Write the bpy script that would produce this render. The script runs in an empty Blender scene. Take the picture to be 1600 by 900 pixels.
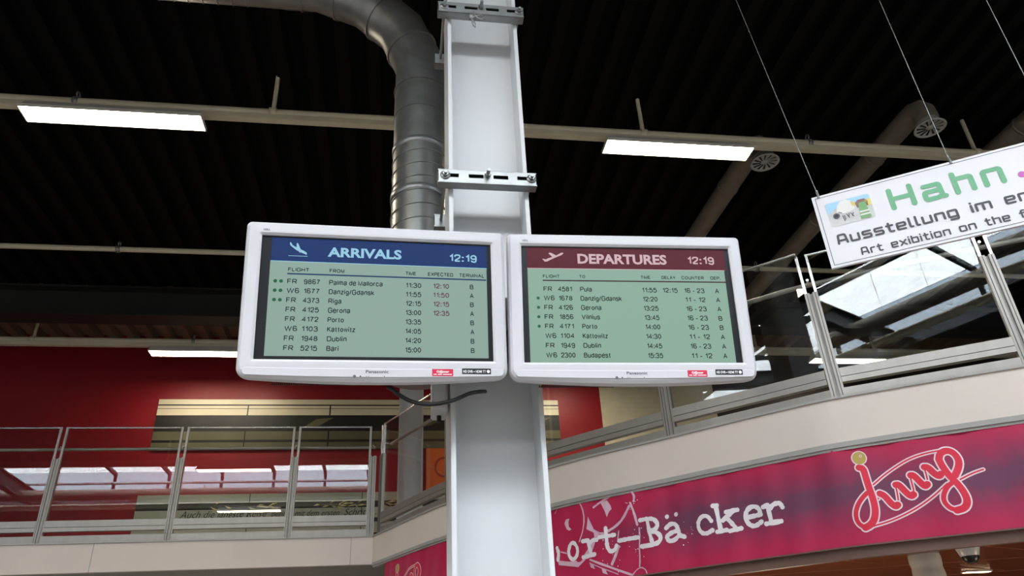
import bpy, bmesh, math, random
from math import sin, cos, pi, hypot, atan2, radians
from mathutils import Vector, Matrix
S = bpy.context.scene
COL = S.collection
random.seed(7)

# ------------------------------------------------------------------ camera, sky, exposure
def basis():
    az = Vector((-115., -2130., 1150.)).normalized()
    ax = Vector((7790., 175., 1150.)); ax = (ax - az * ax.dot(az)).normalized()
    ay = az.cross(ax)
    return ax, ay, az
AX, AY, AZ = basis()
def cam_dir(v):                      # camera (x right, y down, z forward) -> world
    return Vector((AX.dot(v), AY.dot(v), AZ.dot(v)))
cam_data = bpy.data.cameras.new('camera'); cam = bpy.data.objects.new('camera', cam_data); COL.objects.link(cam)
right, down, fwd = cam_dir(Vector((1, 0, 0))), cam_dir(Vector((0, 1, 0))), cam_dir(Vector((0, 0, 1)))
m3 = Matrix((right, -down, -fwd)).transposed()
cam.matrix_world = Matrix.Translation((0, 0, 1.6)) @ m3.to_4x4()
cam_data.sensor_width = 36.; cam_data.lens = 1150. / 1600. * 36.
cam_data.clip_start = .05; cam_data.clip_end = 200
S.camera = cam
SKY = 20.0
LAMP = 44.0
w = bpy.data.worlds.new('sky'); S.world = w; w.use_nodes = True
w.node_tree.nodes['Background'].inputs[0].default_value = (.95, .975, 1., 1)
w.node_tree.nodes['Background'].inputs[1].default_value = SKY
vs = S.view_settings
vs.view_transform = 'Standard'; vs.look = 'None'; vs.gamma = 1; vs.exposure = 0.0; vs.use_curve_mapping = False
S.cycles.max_bounces = 10; S.cycles.diffuse_bounces = 5; S.cycles.transparent_max_bounces = 24
S.cycles.sample_clamp_indirect = 40.0
SKYX = [(-14.9, -7.9), (-7.9, -.6), (-.6, 6.6), (6.6, 13.6)]
SKYYS = [(-4.2, -1.3), (-9.6, -7.2)]
def area(name, loc, sx, sy, power, color, rot=(0, 0, 0), portal=False):
    l = bpy.data.lights.new(name, 'AREA'); l.shape = 'RECTANGLE'; l.size = sx; l.size_y = sy; l.energy = power; l.color = color
    if portal: l.cycles.is_portal = True
    o = bpy.data.objects.new(name, l); COL.objects.link(o); o.location = loc; o.rotation_euler = rot
    return o
for a, b in SKYX:
    for ya, yb in SKYYS: area('skylight_portal', ((a + b) / 2, (ya + yb) / 2, 6.93), b - a, yb - ya, 1, (1, 1, 1), portal=True)

# ------------------------------------------------------------------ materials
def lin(c):
    return tuple((v / 255. / 12.92) if v <= 10 else ((v / 255. + .055) / 1.055) ** 2.4 for v in c)
MATS = {}
def mat(name, rgb, rough=.5, metal=0., noise=.06, scale=8., bump=0., emit=None, estr=0., spec=.5, coat=0., stretch=None):
    m = bpy.data.materials.new(name); m.use_nodes = True; nt = m.node_tree; N, L = nt.nodes, nt.links
    p = N['Principled BSDF']; c = lin(rgb)
    p.inputs['Roughness'].default_value = rough; p.inputs['Metallic'].default_value = metal
    p.inputs['Specular IOR Level'].default_value = spec; p.inputs['Coat Weight'].default_value = coat
    tc = N.new('ShaderNodeTexCoord'); mp = N.new('ShaderNodeMapping'); L.new(tc.outputs['Object'], mp.inputs[0])
    if stretch: mp.inputs['Scale'].default_value = stretch
    nz = N.new('ShaderNodeTexNoise'); nz.inputs['Scale'].default_value = scale; nz.inputs['Detail'].default_value = 4
    L.new(mp.outputs[0], nz.inputs[0])
    rp = N.new('ShaderNodeValToRGB'); rp.color_ramp.elements[0].position = .3; rp.color_ramp.elements[1].position = .7
    rp.color_ramp.elements[0].color = tuple(max(0, v * (1 - noise)) for v in c) + (1,)
    rp.color_ramp.elements[1].color = tuple(min(1, v * (1 + noise)) for v in c) + (1,)
    L.new(nz.outputs['Fac'], rp.inputs[0]); L.new(rp.outputs[0], p.inputs['Base Color'])
    if bump:
        b = N.new('ShaderNodeBump'); b.inputs['Strength'].default_value = bump; b.inputs['Distance'].default_value = .01
        L.new(nz.outputs['Fac'], b.inputs['Height']); L.new(b.outputs[0], p.inputs['Normal'])
    if emit:
        p.inputs['Emission Color'].default_value = lin(emit) + (1,); p.inputs['Emission Strength'].default_value = estr
    MATS[name] = m
    return m
def screen_mat(name, rgb):           # lit pixels of a switched-on panel
    return mat(name, (10, 10, 10), .35, noise=0, emit=rgb, estr=1.0, spec=.3)
def glass_mat(name, tint, boost=1.0):
    m = bpy.data.materials.new(name); m.use_nodes = True; nt = m.node_tree; N, L = nt.nodes, nt.links; N.clear()
    out = N.new('ShaderNodeOutputMaterial'); mx = N.new('ShaderNodeMixShader'); tr = N.new('ShaderNodeBsdfTransparent'); gl = N.new('ShaderNodeBsdfGlossy')
    tr.inputs[0].default_value = tint + (1,); gl.inputs['Roughness'].default_value = 0.0
    lw = N.new('ShaderNodeLayerWeight'); lw.inputs['Blend'].default_value = .5
    pw = N.new('ShaderNodeMath'); pw.operation = 'POWER'; pw.inputs[1].default_value = 5; L.new(lw.outputs['Facing'], pw.inputs[0])
    ma = N.new('ShaderNodeMath'); ma.operation = 'MULTIPLY_ADD'; ma.inputs[1].default_value = .95; ma.inputs[2].default_value = .043 * boost; L.new(pw.outputs[0], ma.inputs[0])
    L.new(ma.outputs[0], mx.inputs[0]); L.new(tr.outputs[0], mx.inputs[1]); L.new(gl.outputs[0], mx.inputs[2]); L.new(mx.outputs[0], out.inputs[0])
    MATS[name] = m; return m
M = MATS
mat('deck_lamplit', (126, 104, 90), .8, noise=.15, scale=3, spec=.2)  # black deck repeated behind the beam with the far lamps' glow in its colour
mat('deck_black', (10, 9, 9), .8, noise=.15, scale=3, spec=.12)
mat('beam_black', (26, 25, 26), .6, noise=.15)
mat('wall_red', (140, 12, 26), .45, noise=.05, scale=1.5)
mat('wall_cream', (214, 204, 178), .7)
mat('wall_dark', (52, 45, 42), .8)
mat('wall_plain', (176, 174, 170), .8)
mat('floor_tile', (112, 106, 100), .3, scale=2)
mat('fascia', (224, 212, 202), .55, noise=.03, scale=2)
mat('soffit_grey', (150, 147, 142), .8)
mat('trim_grey', (168, 165, 160), .45)
mat('steel_white', (204, 205, 207), .38, noise=.035, scale=3, bump=.05)
mat('alu', (160, 155, 148), .38, metal=.55, noise=.05, scale=20, stretch=(1, 1, .1))
mat('chrome', (225, 225, 222), .2, metal=.9, noise=.03)
mat('zinc', (146, 148, 148), .38, metal=.7, noise=.12, scale=14)
mat('duct_zinc', (140, 140, 138), .36, metal=.7, noise=.16, scale=9, bump=.08)
mat('cream_paint', (206, 196, 170), .45, noise=.05)
mat('lamp_body', (205, 200, 188), .5)
mat('diffuser', (255, 250, 238), .5, noise=0, emit=(255, 240, 214), estr=LAMP)
mat('duct_dull', (128, 120, 108), .6, metal=.3, noise=.12)
mat('vent_grey', (176, 174, 170), .5)
mat('black', (14, 14, 15), .5)
mat('black_gloss', (16, 16, 17), .3)
mat('cable_black', (18, 18, 19), .45)
mat('wire_steel', (120, 120, 118), .4, metal=.5)
mat('tv_white', (206, 204, 208), .32, noise=.01, coat=.2)
mat('tv_back', (70, 70, 72), .6)
mat('tv_line', (185, 185, 190), .4)
mat('panel_black', (24, 25, 27), .3)
mat('logo_grey', (96, 98, 104), .4)
mat('sticker_red', (205, 40, 75), .4)
mat('print_white', (238, 236, 236), .5)
mat('sign_white', (226, 224, 228), .5, noise=.01)
mat('sign_green', (104, 170, 128), .5, noise=.02)
mat('sign_dark', (60, 60, 64), .5)
mat('sign_magenta', (200, 100, 185), .5)
mat('pic_sky', (160, 205, 232), .5, noise=.12)
mat('pic_grey', (205, 205, 203), .5, noise=.15, scale=20)
mat('pic_light', (228, 226, 220), .5, noise=.08)
mat('pic_green', (120, 172, 112), .5, noise=.1)
mat('pic_dark', (70, 66, 76), .5)
mat('pic_brown', (140, 105, 92), .5, noise=.2, scale=30)
mat('pic_yellow', (226, 206, 110), .5)
mat('mural_cream', (214, 204, 176), .36, noise=.05, scale=3)
mat('mural_black', (26, 24, 20), .45, noise=.5, scale=3)
mat('mural_olive', (98, 93, 68), .5, noise=.12, scale=2)
mat('mural_grey', (164, 164, 150), .5, noise=.06, scale=2)
mat('mural_leaf', (190, 176, 120), .5, noise=.2)
mat('orange', (206, 96, 28), .5, noise=.06)
mat('orange_dark', (150, 50, 26), .5)
mat('logo_red', (226, 34, 66), .5, noise=.04)
mat('logo_white', (242, 218, 226), .5, noise=.02)
mat('logo_gold', (196, 168, 84), .5, noise=.06)
mat('ink_white', (246, 238, 243), .55, noise=.05)
mat('ink_pink', (226, 186, 204), .55, noise=.06)
mat('rail_brown', (112, 82, 70), .5)
mat('soffit_brown', (84, 42, 30), .22, noise=.2, scale=1.5)
mat('soffit_seam', (138, 84, 60), .3)
mat('shop_wall', (150, 92, 58), .6)
mat('pillar_white', (205, 200, 192), .6)
mat('warm_light', (255, 240, 220), .5, noise=0, emit=(255, 225, 180), estr=8)
mat('upstand', (178, 184, 190), .6, noise=.04)
mat('upstand_low', (70, 74, 80), .6)
glass_mat('glass', (.93, .95, .945), 1.0)
glass_mat('glass_roof', (.95, .97, .98), .6); glass_mat('glass_side', (.52, .56, .60), .6)
screen_mat('arr_bg', (140, 165, 155)); screen_mat('arr_head', (10, 46, 104)); screen_mat('arr_light', (150, 200, 222))
screen_mat('arr_ink', (22, 34, 40)); screen_mat('arr_rule', (18, 52, 92)); screen_mat('arr_red', (96, 40, 70)); screen_mat('dot_green', (24, 96, 60))
screen_mat('dep_bg', (138, 170, 153)); screen_mat('dep_head', (86, 8, 28)); screen_mat('dep_light', (206, 176, 182))
screen_mat('dep_ink', (26, 38, 36)); screen_mat('dep_rule', (56, 14, 28))
def banner_mat():
    m = mat('banner', (180, 26, 82), .6, noise=0); nt = m.node_tree; N, L = nt.nodes, nt.links; p = N['Principled BSDF']
    at = N.new('ShaderNodeAttribute'); at.attribute_name = 'sv'      # x = along, y = height 0..1
    sx = N.new('ShaderNodeSeparateXYZ'); L.new(at.outputs['Vector'], sx.inputs[0])
    mp = N.new('ShaderNodeMapping'); mp.inputs['Scale'].default_value = (7, 1.6, 1); mp.inputs['Rotation'].default_value = (0, 0, .35); L.new(at.outputs['Vector'], mp.inputs[0])
    nz = N.new('ShaderNodeTexNoise'); nz.inputs['Scale'].default_value = 1.3; nz.inputs['Detail'].default_value = 6; L.new(mp.outputs[0], nz.inputs[0])
    def math_(op, a, b=None):
        n = N.new('ShaderNodeMath'); n.operation = op
        for i, v in enumerate((a, b)):
            if v is None: continue
            if isinstance(v, (int, float)): n.inputs[i].default_value = v
            else: L.new(v, n.inputs[i])
        return n.outputs[0]
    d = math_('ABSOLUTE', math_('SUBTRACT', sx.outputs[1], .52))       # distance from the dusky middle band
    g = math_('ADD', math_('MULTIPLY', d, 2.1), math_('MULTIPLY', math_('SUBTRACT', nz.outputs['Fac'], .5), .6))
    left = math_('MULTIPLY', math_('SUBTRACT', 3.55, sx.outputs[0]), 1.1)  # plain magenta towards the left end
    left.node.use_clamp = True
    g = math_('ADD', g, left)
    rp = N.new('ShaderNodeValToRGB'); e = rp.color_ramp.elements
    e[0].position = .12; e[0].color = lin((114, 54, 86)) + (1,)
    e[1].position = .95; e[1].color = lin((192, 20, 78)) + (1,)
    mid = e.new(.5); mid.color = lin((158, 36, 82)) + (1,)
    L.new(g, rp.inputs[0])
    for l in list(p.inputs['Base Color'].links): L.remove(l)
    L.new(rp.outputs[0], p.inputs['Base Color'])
banner_mat()

# ------------------------------------------------------------------ mesh helpers
class MB:
    """collects shapes and links them as ONE mesh object"""
    def __init__(s): s.v = []; s.f = []; s.fm = []; s.sm = []; s.mats = []
    def mi(s, m):
        m = MATS[m] if isinstance(m, str) else m
        if m not in s.mats: s.mats.append(m)
        return s.mats.index(m)
    def add(s, verts, faces, m, smooth=False):
        o = len(s.v); i = s.mi(m)
        s.v += [tuple(p) for p in verts]
        for f in faces: s.f.append(tuple(o + k for k in f)); s.fm.append(i); s.sm.append(smooth)
    def box(s, x0, x1, y0, y1, z0, z1, m):
        s.prism([(x0, y0), (x1, y0), (x1, y1), (x0, y1)], z0, z1, m)
    def prism(s, poly, z0, z1, m):
        n = len(poly); v = [(x, y, z0) for x, y in poly] + [(x, y, z1) for x, y in poly]
        f = [tuple(range(n - 1, -1, -1)), tuple(range(n, 2 * n))] + [(i, (i + 1) % n, n + (i + 1) % n, n + i) for i in range(n)]
        s.add(v, f, m)
    def obox(s, a, b, wd, z0, z1, m, off=0.):      # upright box along plan line a-b, width wd, pushed off to the left-hand side
        t = Vector((b[0] - a[0], b[1] - a[1])).normalized(); n = Vector((-t.y, t.x))
        p = [Vector(a) + n * (off - wd / 2), Vector(b) + n * (off - wd / 2), Vector(b) + n * (off + wd / 2), Vector(a) + n * (off + wd / 2)]
        s.prism([tuple(q) for q in p], z0, z1, m)
    def bevbox(s, x0, x1, y0, y1, z0, z1, m, r=.005):
        bm = bmesh.new(); bmesh.ops.create_cube(bm, size=1)
        for v in bm.verts: v.co = Vector(((x0 + x1) / 2 + v.co.x * (x1 - x0), (y0 + y1) / 2 + v.co.y * (y1 - y0), (z0 + z1) / 2 + v.co.z * (z1 - z0)))
        bmesh.ops.bevel(bm, geom=bm.edges[:], offset=r, segments=2, affect='EDGES')
        bm.verts.index_update()
        s.add([v.co.copy() for v in bm.verts], [[v.index for v in f.verts] for f in bm.faces], m); bm.free()
    def tube(s, pts, r, m, n=12, caps=True, smooth=True):
        pts = [Vector(p) for p in pts]; rings = []; rs = r if isinstance(r, (list, tuple)) else [r] * len(pts)
        t0 = (pts[1] - pts[0]).normalized(); ref = Vector((0, 0, 1)) if abs(t0.z) < .9 else Vector((1, 0, 0))
        u = t0.cross(ref).normalized()
        for i, p in enumerate(pts):
            t = ((pts[i] - pts[i - 1]).normalized() if i else t0) + ((pts[i + 1] - pts[i]).normalized() if i < len(pts) - 1 else Vector((0, 0, 0)))
            if t.length < 1e-6: t = t0
            t.normalize(); u = (u - t * u.dot(t)).normalized(); v = t.cross(u)
            c = 1.
            if 0 < i < len(pts) - 1: c = 1 / max(.6, t.dot((pts[i + 1] - pts[i]).normalized()))
            rings.append([p + (u * cos(2 * pi * k / n) + v * sin(2 * pi * k / n)) * rs[i] for k in range(n)])
        vv = [q for rg in rings for q in rg]; f = []
        for i in range(len(pts) - 1):
            for k in range(n): f.append((i * n + k, i * n + (k + 1) % n, (i + 1) * n + (k + 1) % n, (i + 1) * n + k))
        s.add(vv, f, m, smooth)
        if caps: s.add(rings[0], [tuple(range(n - 1, -1, -1))], m); s.add(rings[-1], [tuple(range(n))], m)
    def lathe(s, prof, m, c=(0, 0, 0), n=24, axis='z', smooth=True):
        v = []; f = []
        for r, h in prof:
            for k in range(n):
                a = 2 * pi * k / n; x, y, z = r * cos(a), r * sin(a), h
                if axis == 'y': x, y, z = x, h, y
                if axis == 'x': x, y, z = h, x, y
                v.append((c[0] + x, c[1] + y, c[2] + z))
        for i in range(len(prof) - 1):
            for k in range(n): f.append((i * n + k, i * n + (k + 1) % n, (i + 1) * n + (k + 1) % n, (i + 1) * n + k))
        s.add(v, f, m, smooth)
    def build(s, name, parent=None, loc=None, recalc=True):
        me = bpy.data.meshes.new(name); me.from_pydata(s.v, [], s.f)
        for m in s.mats: me.materials.append(m)
        me.polygons.foreach_set('material_index', s.fm); me.polygons.foreach_set('use_smooth', s.sm)
        if recalc:
            bm = bmesh.new(); bm.from_mesh(me); bmesh.ops.recalc_face_normals(bm, faces=bm.faces[:]); bm.to_mesh(me); bm.free()
        me.update()
        o = bpy.data.objects.new(name, me); COL.objects.link(o)
        if parent: o.parent = parent
        if loc: o.location = loc
        return o
def tag(o, label=None, cat=None, group=None, kind=None):
    if label: o['label'] = label
    if cat: o['category'] = cat
    if group: o['group'] = group
    if kind: o['kind'] = kind
    return o
def thing(name, label, cat, loc=(0, 0, 0), group=None):
    o = bpy.data.objects.new(name, None); COL.objects.link(o); o.location = loc; o.empty_display_size = .1
    return tag(o, label, cat, group)
def struct(o): o['kind'] = 'structure'; return o
def copy_tree(o, parent=None):
    c = o.copy(); COL.objects.link(c)
    if parent: c.parent = parent; c.matrix_parent_inverse = o.matrix_parent_inverse.copy()
    for ch in o.children: copy_tree(ch, c)
    return c

# flat lettering: 2-D outlines as (verts, faces)
_cap = {}
def text2d(body, cap, bold=0., shear=0., res=3):
    cu = bpy.data.curves.new('lettering', 'FONT'); cu.body = body; cu.size = 1.; cu.offset = bold; cu.shear = shear; cu.resolution_u = res
    ob = bpy.data.objects.new('lettering', cu); COL.objects.link(ob)
    dg = bpy.context.evaluated_depsgraph_get(); me = bpy.data.meshes.new_from_object(ob.evaluated_get(dg))
    v = [(p.co.x, p.co.y) for p in me.vertices]; f = [tuple(p.vertices) for p in me.polygons]
    bpy.data.objects.remove(ob); bpy.data.curves.remove(cu); bpy.data.meshes.remove(me)
    k = cap / cap_height()
    return [(x * k, y * k) for x, y in v], f
def cap_height():
    if 'h' not in _cap:
        _cap['h'] = 1.
        v, f = text2d('H', 1.); _cap['h'] = max(p[1] for p in v) - min(p[1] for p in v)
    return _cap['h']
def lettering(mb, body, x0, base, cap, m, place, x1=None, bold=0., shear=0.):
    """text starting at x0 on baseline, squeezed to end at x1 when given; place maps (x, z) to 3-D"""
    v, f = text2d(body, cap, bold, shear)
    lo, hi = min(p[0] for p in v), max(p[0] for p in v)
    k = (x1 - x0) / (hi - lo) if x1 is not None else 1.
    mb.add([place(x0 + (x - lo) * k, base + y) for x, y in v], f, m)
def chaikin(P, it=2, closed=False):
    for _ in range(it):
        Q = [] if closed else [P[0]]
        rng = range(len(P)) if closed else range(len(P) - 1)
        for i in rng:
            a, b = P[i], P[(i + 1) % len(P)]
            Q.append((a[0] * .75 + b[0] * .25, a[1] * .75 + b[1] * .25)); Q.append((a[0] * .25 + b[0] * .75, a[1] * .25 + b[1] * .75))
        if not closed: Q.append(P[-1])
        P = Q
    return P
_lift = [0]
def lifted(place, at):
    """each stroke sits a hair above the one before, so crossings never coincide"""
    _lift[0] = (_lift[0] + 1) % 9
    p, q, r = (Vector(place(*c)) for c in (at, (at[0] + .001, at[1]), (at[0], at[1] + .001)))
    n = (q - p).cross(r - p).normalized() * (.00004 * _lift[0])
    return lambda x, z: tuple(Vector(place(x, z)) + n)
def ribbon(mb, P, wd, m, place, smooth=2, n=10, jag=0., caps=True):
    """a painted stroke: one mitred strip with round or square ends"""
    P = chaikin(P, smooth) if smooth and len(P) > 2 else list(P)
    P = [p for i, p in enumerate(P) if i == 0 or hypot(p[0] - P[i - 1][0], p[1] - P[i - 1][1]) > 1e-7]
    if len(P) < 2: return disc(mb, P[0], wd / 2, m, place, 12)
    place = lifted(place, P[0]); N = len(P); r = wd / 2
    closed = N > 3 and hypot(P[0][0] - P[-1][0], P[0][1] - P[-1][1]) < 1e-6
    def dirn(i, j): l = hypot(P[j][0] - P[i][0], P[j][1] - P[i][1]); return ((P[j][0] - P[i][0]) / l, (P[j][1] - P[i][1]) / l)
    v = []
    for i in range(N):
        if closed and i in (0, N - 1): d0, d1 = dirn(N - 2, N - 1), dirn(0, 1)
        else: d0 = dirn(i - 1, i) if i else dirn(0, 1); d1 = dirn(i, i + 1) if i < N - 1 else dirn(N - 2, N - 1)
        tx, ty = d0[0] + d1[0], d0[1] + d1[1]; l = hypot(tx, ty)
        if l < .3: tx, ty, l = d0[0], d0[1], 1.; k = 1.
        else: k = min(2.2, 2 / l)
        rr = r * k * (1 + random.uniform(-jag, jag) if jag else 1.)
        nx, ny = -ty / l * rr, tx / l * rr
        v += [place(P[i][0] + nx, P[i][1] + ny), place(P[i][0] - nx, P[i][1] - ny)]
    mb.add(v, [(2 * i, 2 * i + 1, 2 * i + 3, 2 * i + 2) for i in range(N - 1)], m)
    if caps and not closed:
        for p, d in ((P[0], dirn(1, 0)), (P[-1], dirn(N - 2, N - 1))):
            a0 = atan2(d[1], d[0]) - pi / 2
            mb.add([place(p[0] + r * cos(a0 + pi * k / n), p[1] + r * sin(a0 + pi * k / n)) for k in range(n + 1)], [tuple(range(n + 1))], m)
def disc(mb, c, r, m, place, n=20):
    mb.add([place(c[0] + r * cos(2 * pi * k / n), c[1] + r * sin(2 * pi * k / n)) for k in range(n)], [tuple(range(n))], m)
def flat(mb, poly, m, place):
    mb.add([place(*p) for p in poly], [tuple(range(len(poly)))], m)
def rect(mb, x0, x1, z0, z1, m, place):
    flat(mb, [(x0, z0), (x1, z0), (x1, z1), (x0, z1)], m, place)

# plain grotesque capitals, figures and small letters as strokes: 'l' straight, 's' rounded, 'e' ellipse (cx, cz, rx, rz), 'd' square dot
SANS = {
 '0': [('e', .27, .5, .27, .5)], '1': [('l', (.06, .76), (.20, .84), (.32, 1), (.32, 0))],
 '2': [('s', (0, .70), (.01, 1.02), (.53, 1.02), (.53, .62), (.34, .42), (.06, .16), (0, 0)), ('l', (0, 0), (.53, 0))],
 '3': [('s', (.01, .80), (.06, 1.03), (.50, 1.03), (.50, .54), (.20, .54)), ('s', (.20, .54), (.56, .54), (.56, -.03), (.04, -.03), (0, .20))],
 '4': [('l', (.42, 0), (.42, 1), (0, .29), (.56, .29))], '5': [('l', (.50, 1), (.11, 1), (.03, .48)), ('s', (.03, .48), (.12, .66), (.55, .70), (.55, -.03), (.04, -.05), (0, .20))],
 '6': [('e', .28, .30, .27, .30), ('s', (.52, .84), (.44, 1.04), (.0, 1.10), (.01, .30))], '7': [('l', (0, 1), (.53, 1)), ('s', (.53, 1), (.24, .60), (.18, 0))],
 '8': [('e', .27, .76, .23, .24), ('e', .27, .27, .27, .27)], '9': [('e', .27, .70, .27, .30), ('s', (.54, .70), (.54, -.10), (.10, -.04), (.03, .16))],
 ':': [('d', .05, .04), ('d', .05, .66)], '.': [('d', .05, .04)], '-': [('l', (0, .36), (.30, .36))], '/': [('l', (0, 0), (.26, 1))],
 'A': [('l', (0, 0), (.34, 1), (.68, 0)), ('l', (.12, .34), (.56, .34))], 'B': [('l', (0, 0), (0, 1)), ('s', (0, 1), (.20, 1), (.54, 1), (.54, .54), (.2, .54), (0, .54)), ('s', (0, .54), (.2, .54), (.60, .54), (.60, 0), (.2, 0), (0, 0))],
 'C': [('s', (.64, .70), (.56, 1.04), (.0, 1.08), (0, -.08), (.56, -.04), (.66, .32))], 'D': [('l', (0, 0), (0, 1)), ('s', (0, 1), (.25, 1), (.64, 1), (.64, 0), (.25, 0), (0, 0))],
 'E': [('l', (.54, 1), (0, 1), (0, 0), (.56, 0)), ('l', (0, .53), (.50, .53))], 'F': [('l', (.52, 1), (0, 1), (0, 0)), ('l', (0, .51), (.44, .51))],
 'G': [('s', (.64, .72), (.56, 1.04), (.0, 1.08), (0, -.08), (.50, -.04), (.67, .12)), ('l', (.38, .47), (.67, .47), (.67, .12))], 'H': [('l', (0, 0), (0, 1)), ('l', (.60, 0), (.60, 1)), ('l', (0, .52), (.60, .52))],
 'I': [('l', (.0, 0), (.0, 1))], 'K': [('l', (0, 0), (0, 1)), ('l', (.56, 1), (0, .36)), ('l', (.2, .58), (.6, 0))], 'L': [('l', (0, 1), (0, 0), (.48, 0))],
 'M': [('l', (0, 0), (0, 1), (.34, 0), (.68, 1), (.68, 0))], 'N': [('l', (0, 0), (0, 1), (.58, 0), (.58, 1))], 'O': [('e', .36, .5, .36, .5)],
 'P': [('l', (0, 0), (0, 1)), ('s', (0, 1), (.25, 1), (.58, 1), (.58, .46), (.25, .46), (0, .46))], 'R': [('l', (0, 0), (0, 1)), ('s', (0, 1), (.25, 1), (.60, 1), (.60, .48), (.25, .48), (0, .48)), ('l', (.32, .48), (.62, 0))],
 'S': [('s', (.56, .80), (.48, 1.04), (.01, 1.05), (.0, .58), (.30, .52), (.60, .46), (.59, -.04), (.10, -.05), (0, .20))], 'T': [('l', (0, 1), (.62, 1)), ('l', (.31, 1), (.31, 0))],
 'U': [('s', (0, 1), (0, .5), (0, -.03), (.58, -.03), (.58, .5), (.58, 1))], 'V': [('l', (0, 1), (.33, 0), (.66, 1))], 'W': [('l', (0, 1), (.24, 0), (.48, 1), (.72, 0), (.96, 1))],
 'X': [('l', (0, 0), (.6, 1)), ('l', (0, 1), (.6, 0))], 'Y': [('l', (0, 1), (.32, .45), (.64, 1)), ('l', (.32, .45), (.32, 0))],
 'a': [('s', (.03, .56), (.06, .76), (.45, .79), (.45, .40)), ('l', (.45, .46), (.45, .10), (.50, 0)), ('s', (.45, .40), (.25, .38), (0, .33), (0, -.03), (.34, -.05), (.45, .18))],
 'b': [('l', (0, 0), (0, 1)), ('e', .24, .36, .24, .36)], 'd': [('l', (.48, 0), (.48, 1)), ('e', .24, .36, .24, .36)], 'c': [('s', (.43, .50), (.38, .76), (0, .78), (0, -.06), (.38, -.04), (.45, .22))],
 'e': [('l', (.01, .38), (.47, .38)), ('s', (.47, .38), (.46, .78), (.0, .80), (0, -.07), (.42, -.06), (.46, .18))], 'g': [('e', .23, .37, .23, .35), ('s', (.46, .72), (.46, .2), (.46, -.34), (.06, -.32), (.03, -.14))],
 'i': [('l', (0, 0), (0, .72)), ('d', 0, .98)], 'k': [('l', (0, 0), (0, 1)), ('l', (.42, .72), (0, .26)), ('l', (.15, .42), (.46, 0))], 'l': [('l', (0, 0), (0, 1))],
 'm': [('l', (0, 0), (0, .72)), ('s', (0, .5), (.05, .75), (.34, .78), (.34, .45)), ('l', (.34, .5), (.34, 0)), ('s', (.34, .5), (.39, .75), (.68, .78), (.68, .45)), ('l', (.68, .5), (.68, 0))],
 'n': [('l', (0, 0), (0, .72)), ('s', (0, .5), (.05, .75), (.42, .79), (.42, .45)), ('l', (.42, .5), (.42, 0))], 'o': [('e', .25, .36, .25, .36)], 'p': [('l', (0, .72), (0, -.28)), ('e', .24, .36, .24, .36)],
 'r': [('l', (0, 0), (0, .72)), ('s', (0, .45), (.05, .73), (.24, .72))], 's': [('s', (.41, .53), (.36, .75), (0, .77), (0, .44), (.22, .38), (.43, .32), (.43, -.04), (.03, -.06), (0, .20))],
 't': [('l', (.12, .95), (.12, .12)), ('s', (.12, .2), (.12, 0), (.28, 0)), ('l', (0, .71), (.27, .71))], 'u': [('s', (0, .72), (0, .3), (0, -.04), (.42, -.04), (.42, .3)), ('l', (.42, 0), (.42, .72))],
 'w': [('l', (0, .72), (.17, 0), (.34, .72), (.51, 0), (.68, .72))], 'z': [('l', (0, .72), (.41, .72), (0, 0), (.43, 0))]}
def sans(mb, body, x0, base, cap, m, place, x1, wt=.13, gap=.09, space=.30):
    """body set from x0 to x1 on a baseline with strokes wt * cap wide"""
    items = []; adv = 0.
    for ch in body:
        if ch == ' ': adv += space; continue
        g = SANS[ch]; xs = []
        for s in g:
            if s[0] == 'e': xs += [s[1] - s[3], s[1] + s[3]]
            elif s[0] == 'd': xs += [s[1] - .03, s[1] + .03]
            else: xs += [p[0] for p in s[1:]]
        items.append((g, adv)); adv += max(xs) + gap + wt
    total = adv - gap; wd = wt * cap; k = (x1 - x0) / (total * cap)
    X = lambda x: x0 + (x + wt / 2) * cap * k
    Z = lambda z: base + wd / 2 + z * (cap - wd)
    for g, a in items:
        for s in g:
            if s[0] == 'd':
                r = wt * .62 * cap; rect(mb, X(a + s[1]) - r, X(a + s[1]) + r, Z(s[2]) - r * .8, Z(s[2]) + r * .8, m, place); continue
            if s[0] == 'e': P = [(s[1] + s[3] * cos(2 * pi * t / 22), s[2] + s[4] * sin(2 * pi * t / 22)) for t in range(23)]
            else: P = chaikin(list(s[1:]), 3) if s[0] == 's' else list(s[1:])
            ribbon(mb, [(X(a + x), Z(z)) for x, z in P], wd, m, place, smooth=0, n=8, caps=False)

# ------------------------------------------------------------------ room shell
X0, X1, Y0, YW = -15.2, 15.2, -14.0, 10.3
CZ = 6.2
def make_ceiling():
    mb = MB(); pitch, depth = .25, .09; x = X0
    def strip(xa, za, xb, zb, hole):
        segs = [(Y0, YW)] if not hole else [(Y0, SKYYS[1][0]), (SKYYS[1][1], SKYYS[0][0]), (SKYYS[0][1], YW)]
        for ya, yb in segs:
            cutl = [(ya, yb, 'deck_black')] if yb < YW else [(ya, 8.75, 'deck_black'), (8.75, yb, 'deck_lamplit')]
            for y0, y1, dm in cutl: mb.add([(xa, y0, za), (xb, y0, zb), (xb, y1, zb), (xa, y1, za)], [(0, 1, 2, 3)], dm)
    xs = [X0]
    cuts = sorted(set([X0, X1] + [v for p in SKYX for v in p]))
    for ca, cb in zip(cuts, cuts[1:]):
        hole = any(a - 1e-6 <= ca and cb <= b + 1e-6 for a, b in SKYX)
        n = max(1, round((cb - ca) / pitch)); p = (cb - ca) / n
        for i in range(n):
            a = ca + i * p
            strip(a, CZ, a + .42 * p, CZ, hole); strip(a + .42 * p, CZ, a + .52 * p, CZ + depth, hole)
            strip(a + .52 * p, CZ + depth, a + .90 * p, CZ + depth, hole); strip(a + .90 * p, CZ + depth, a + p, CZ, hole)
    return struct(mb.build('ceiling', recalc=False))
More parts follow.
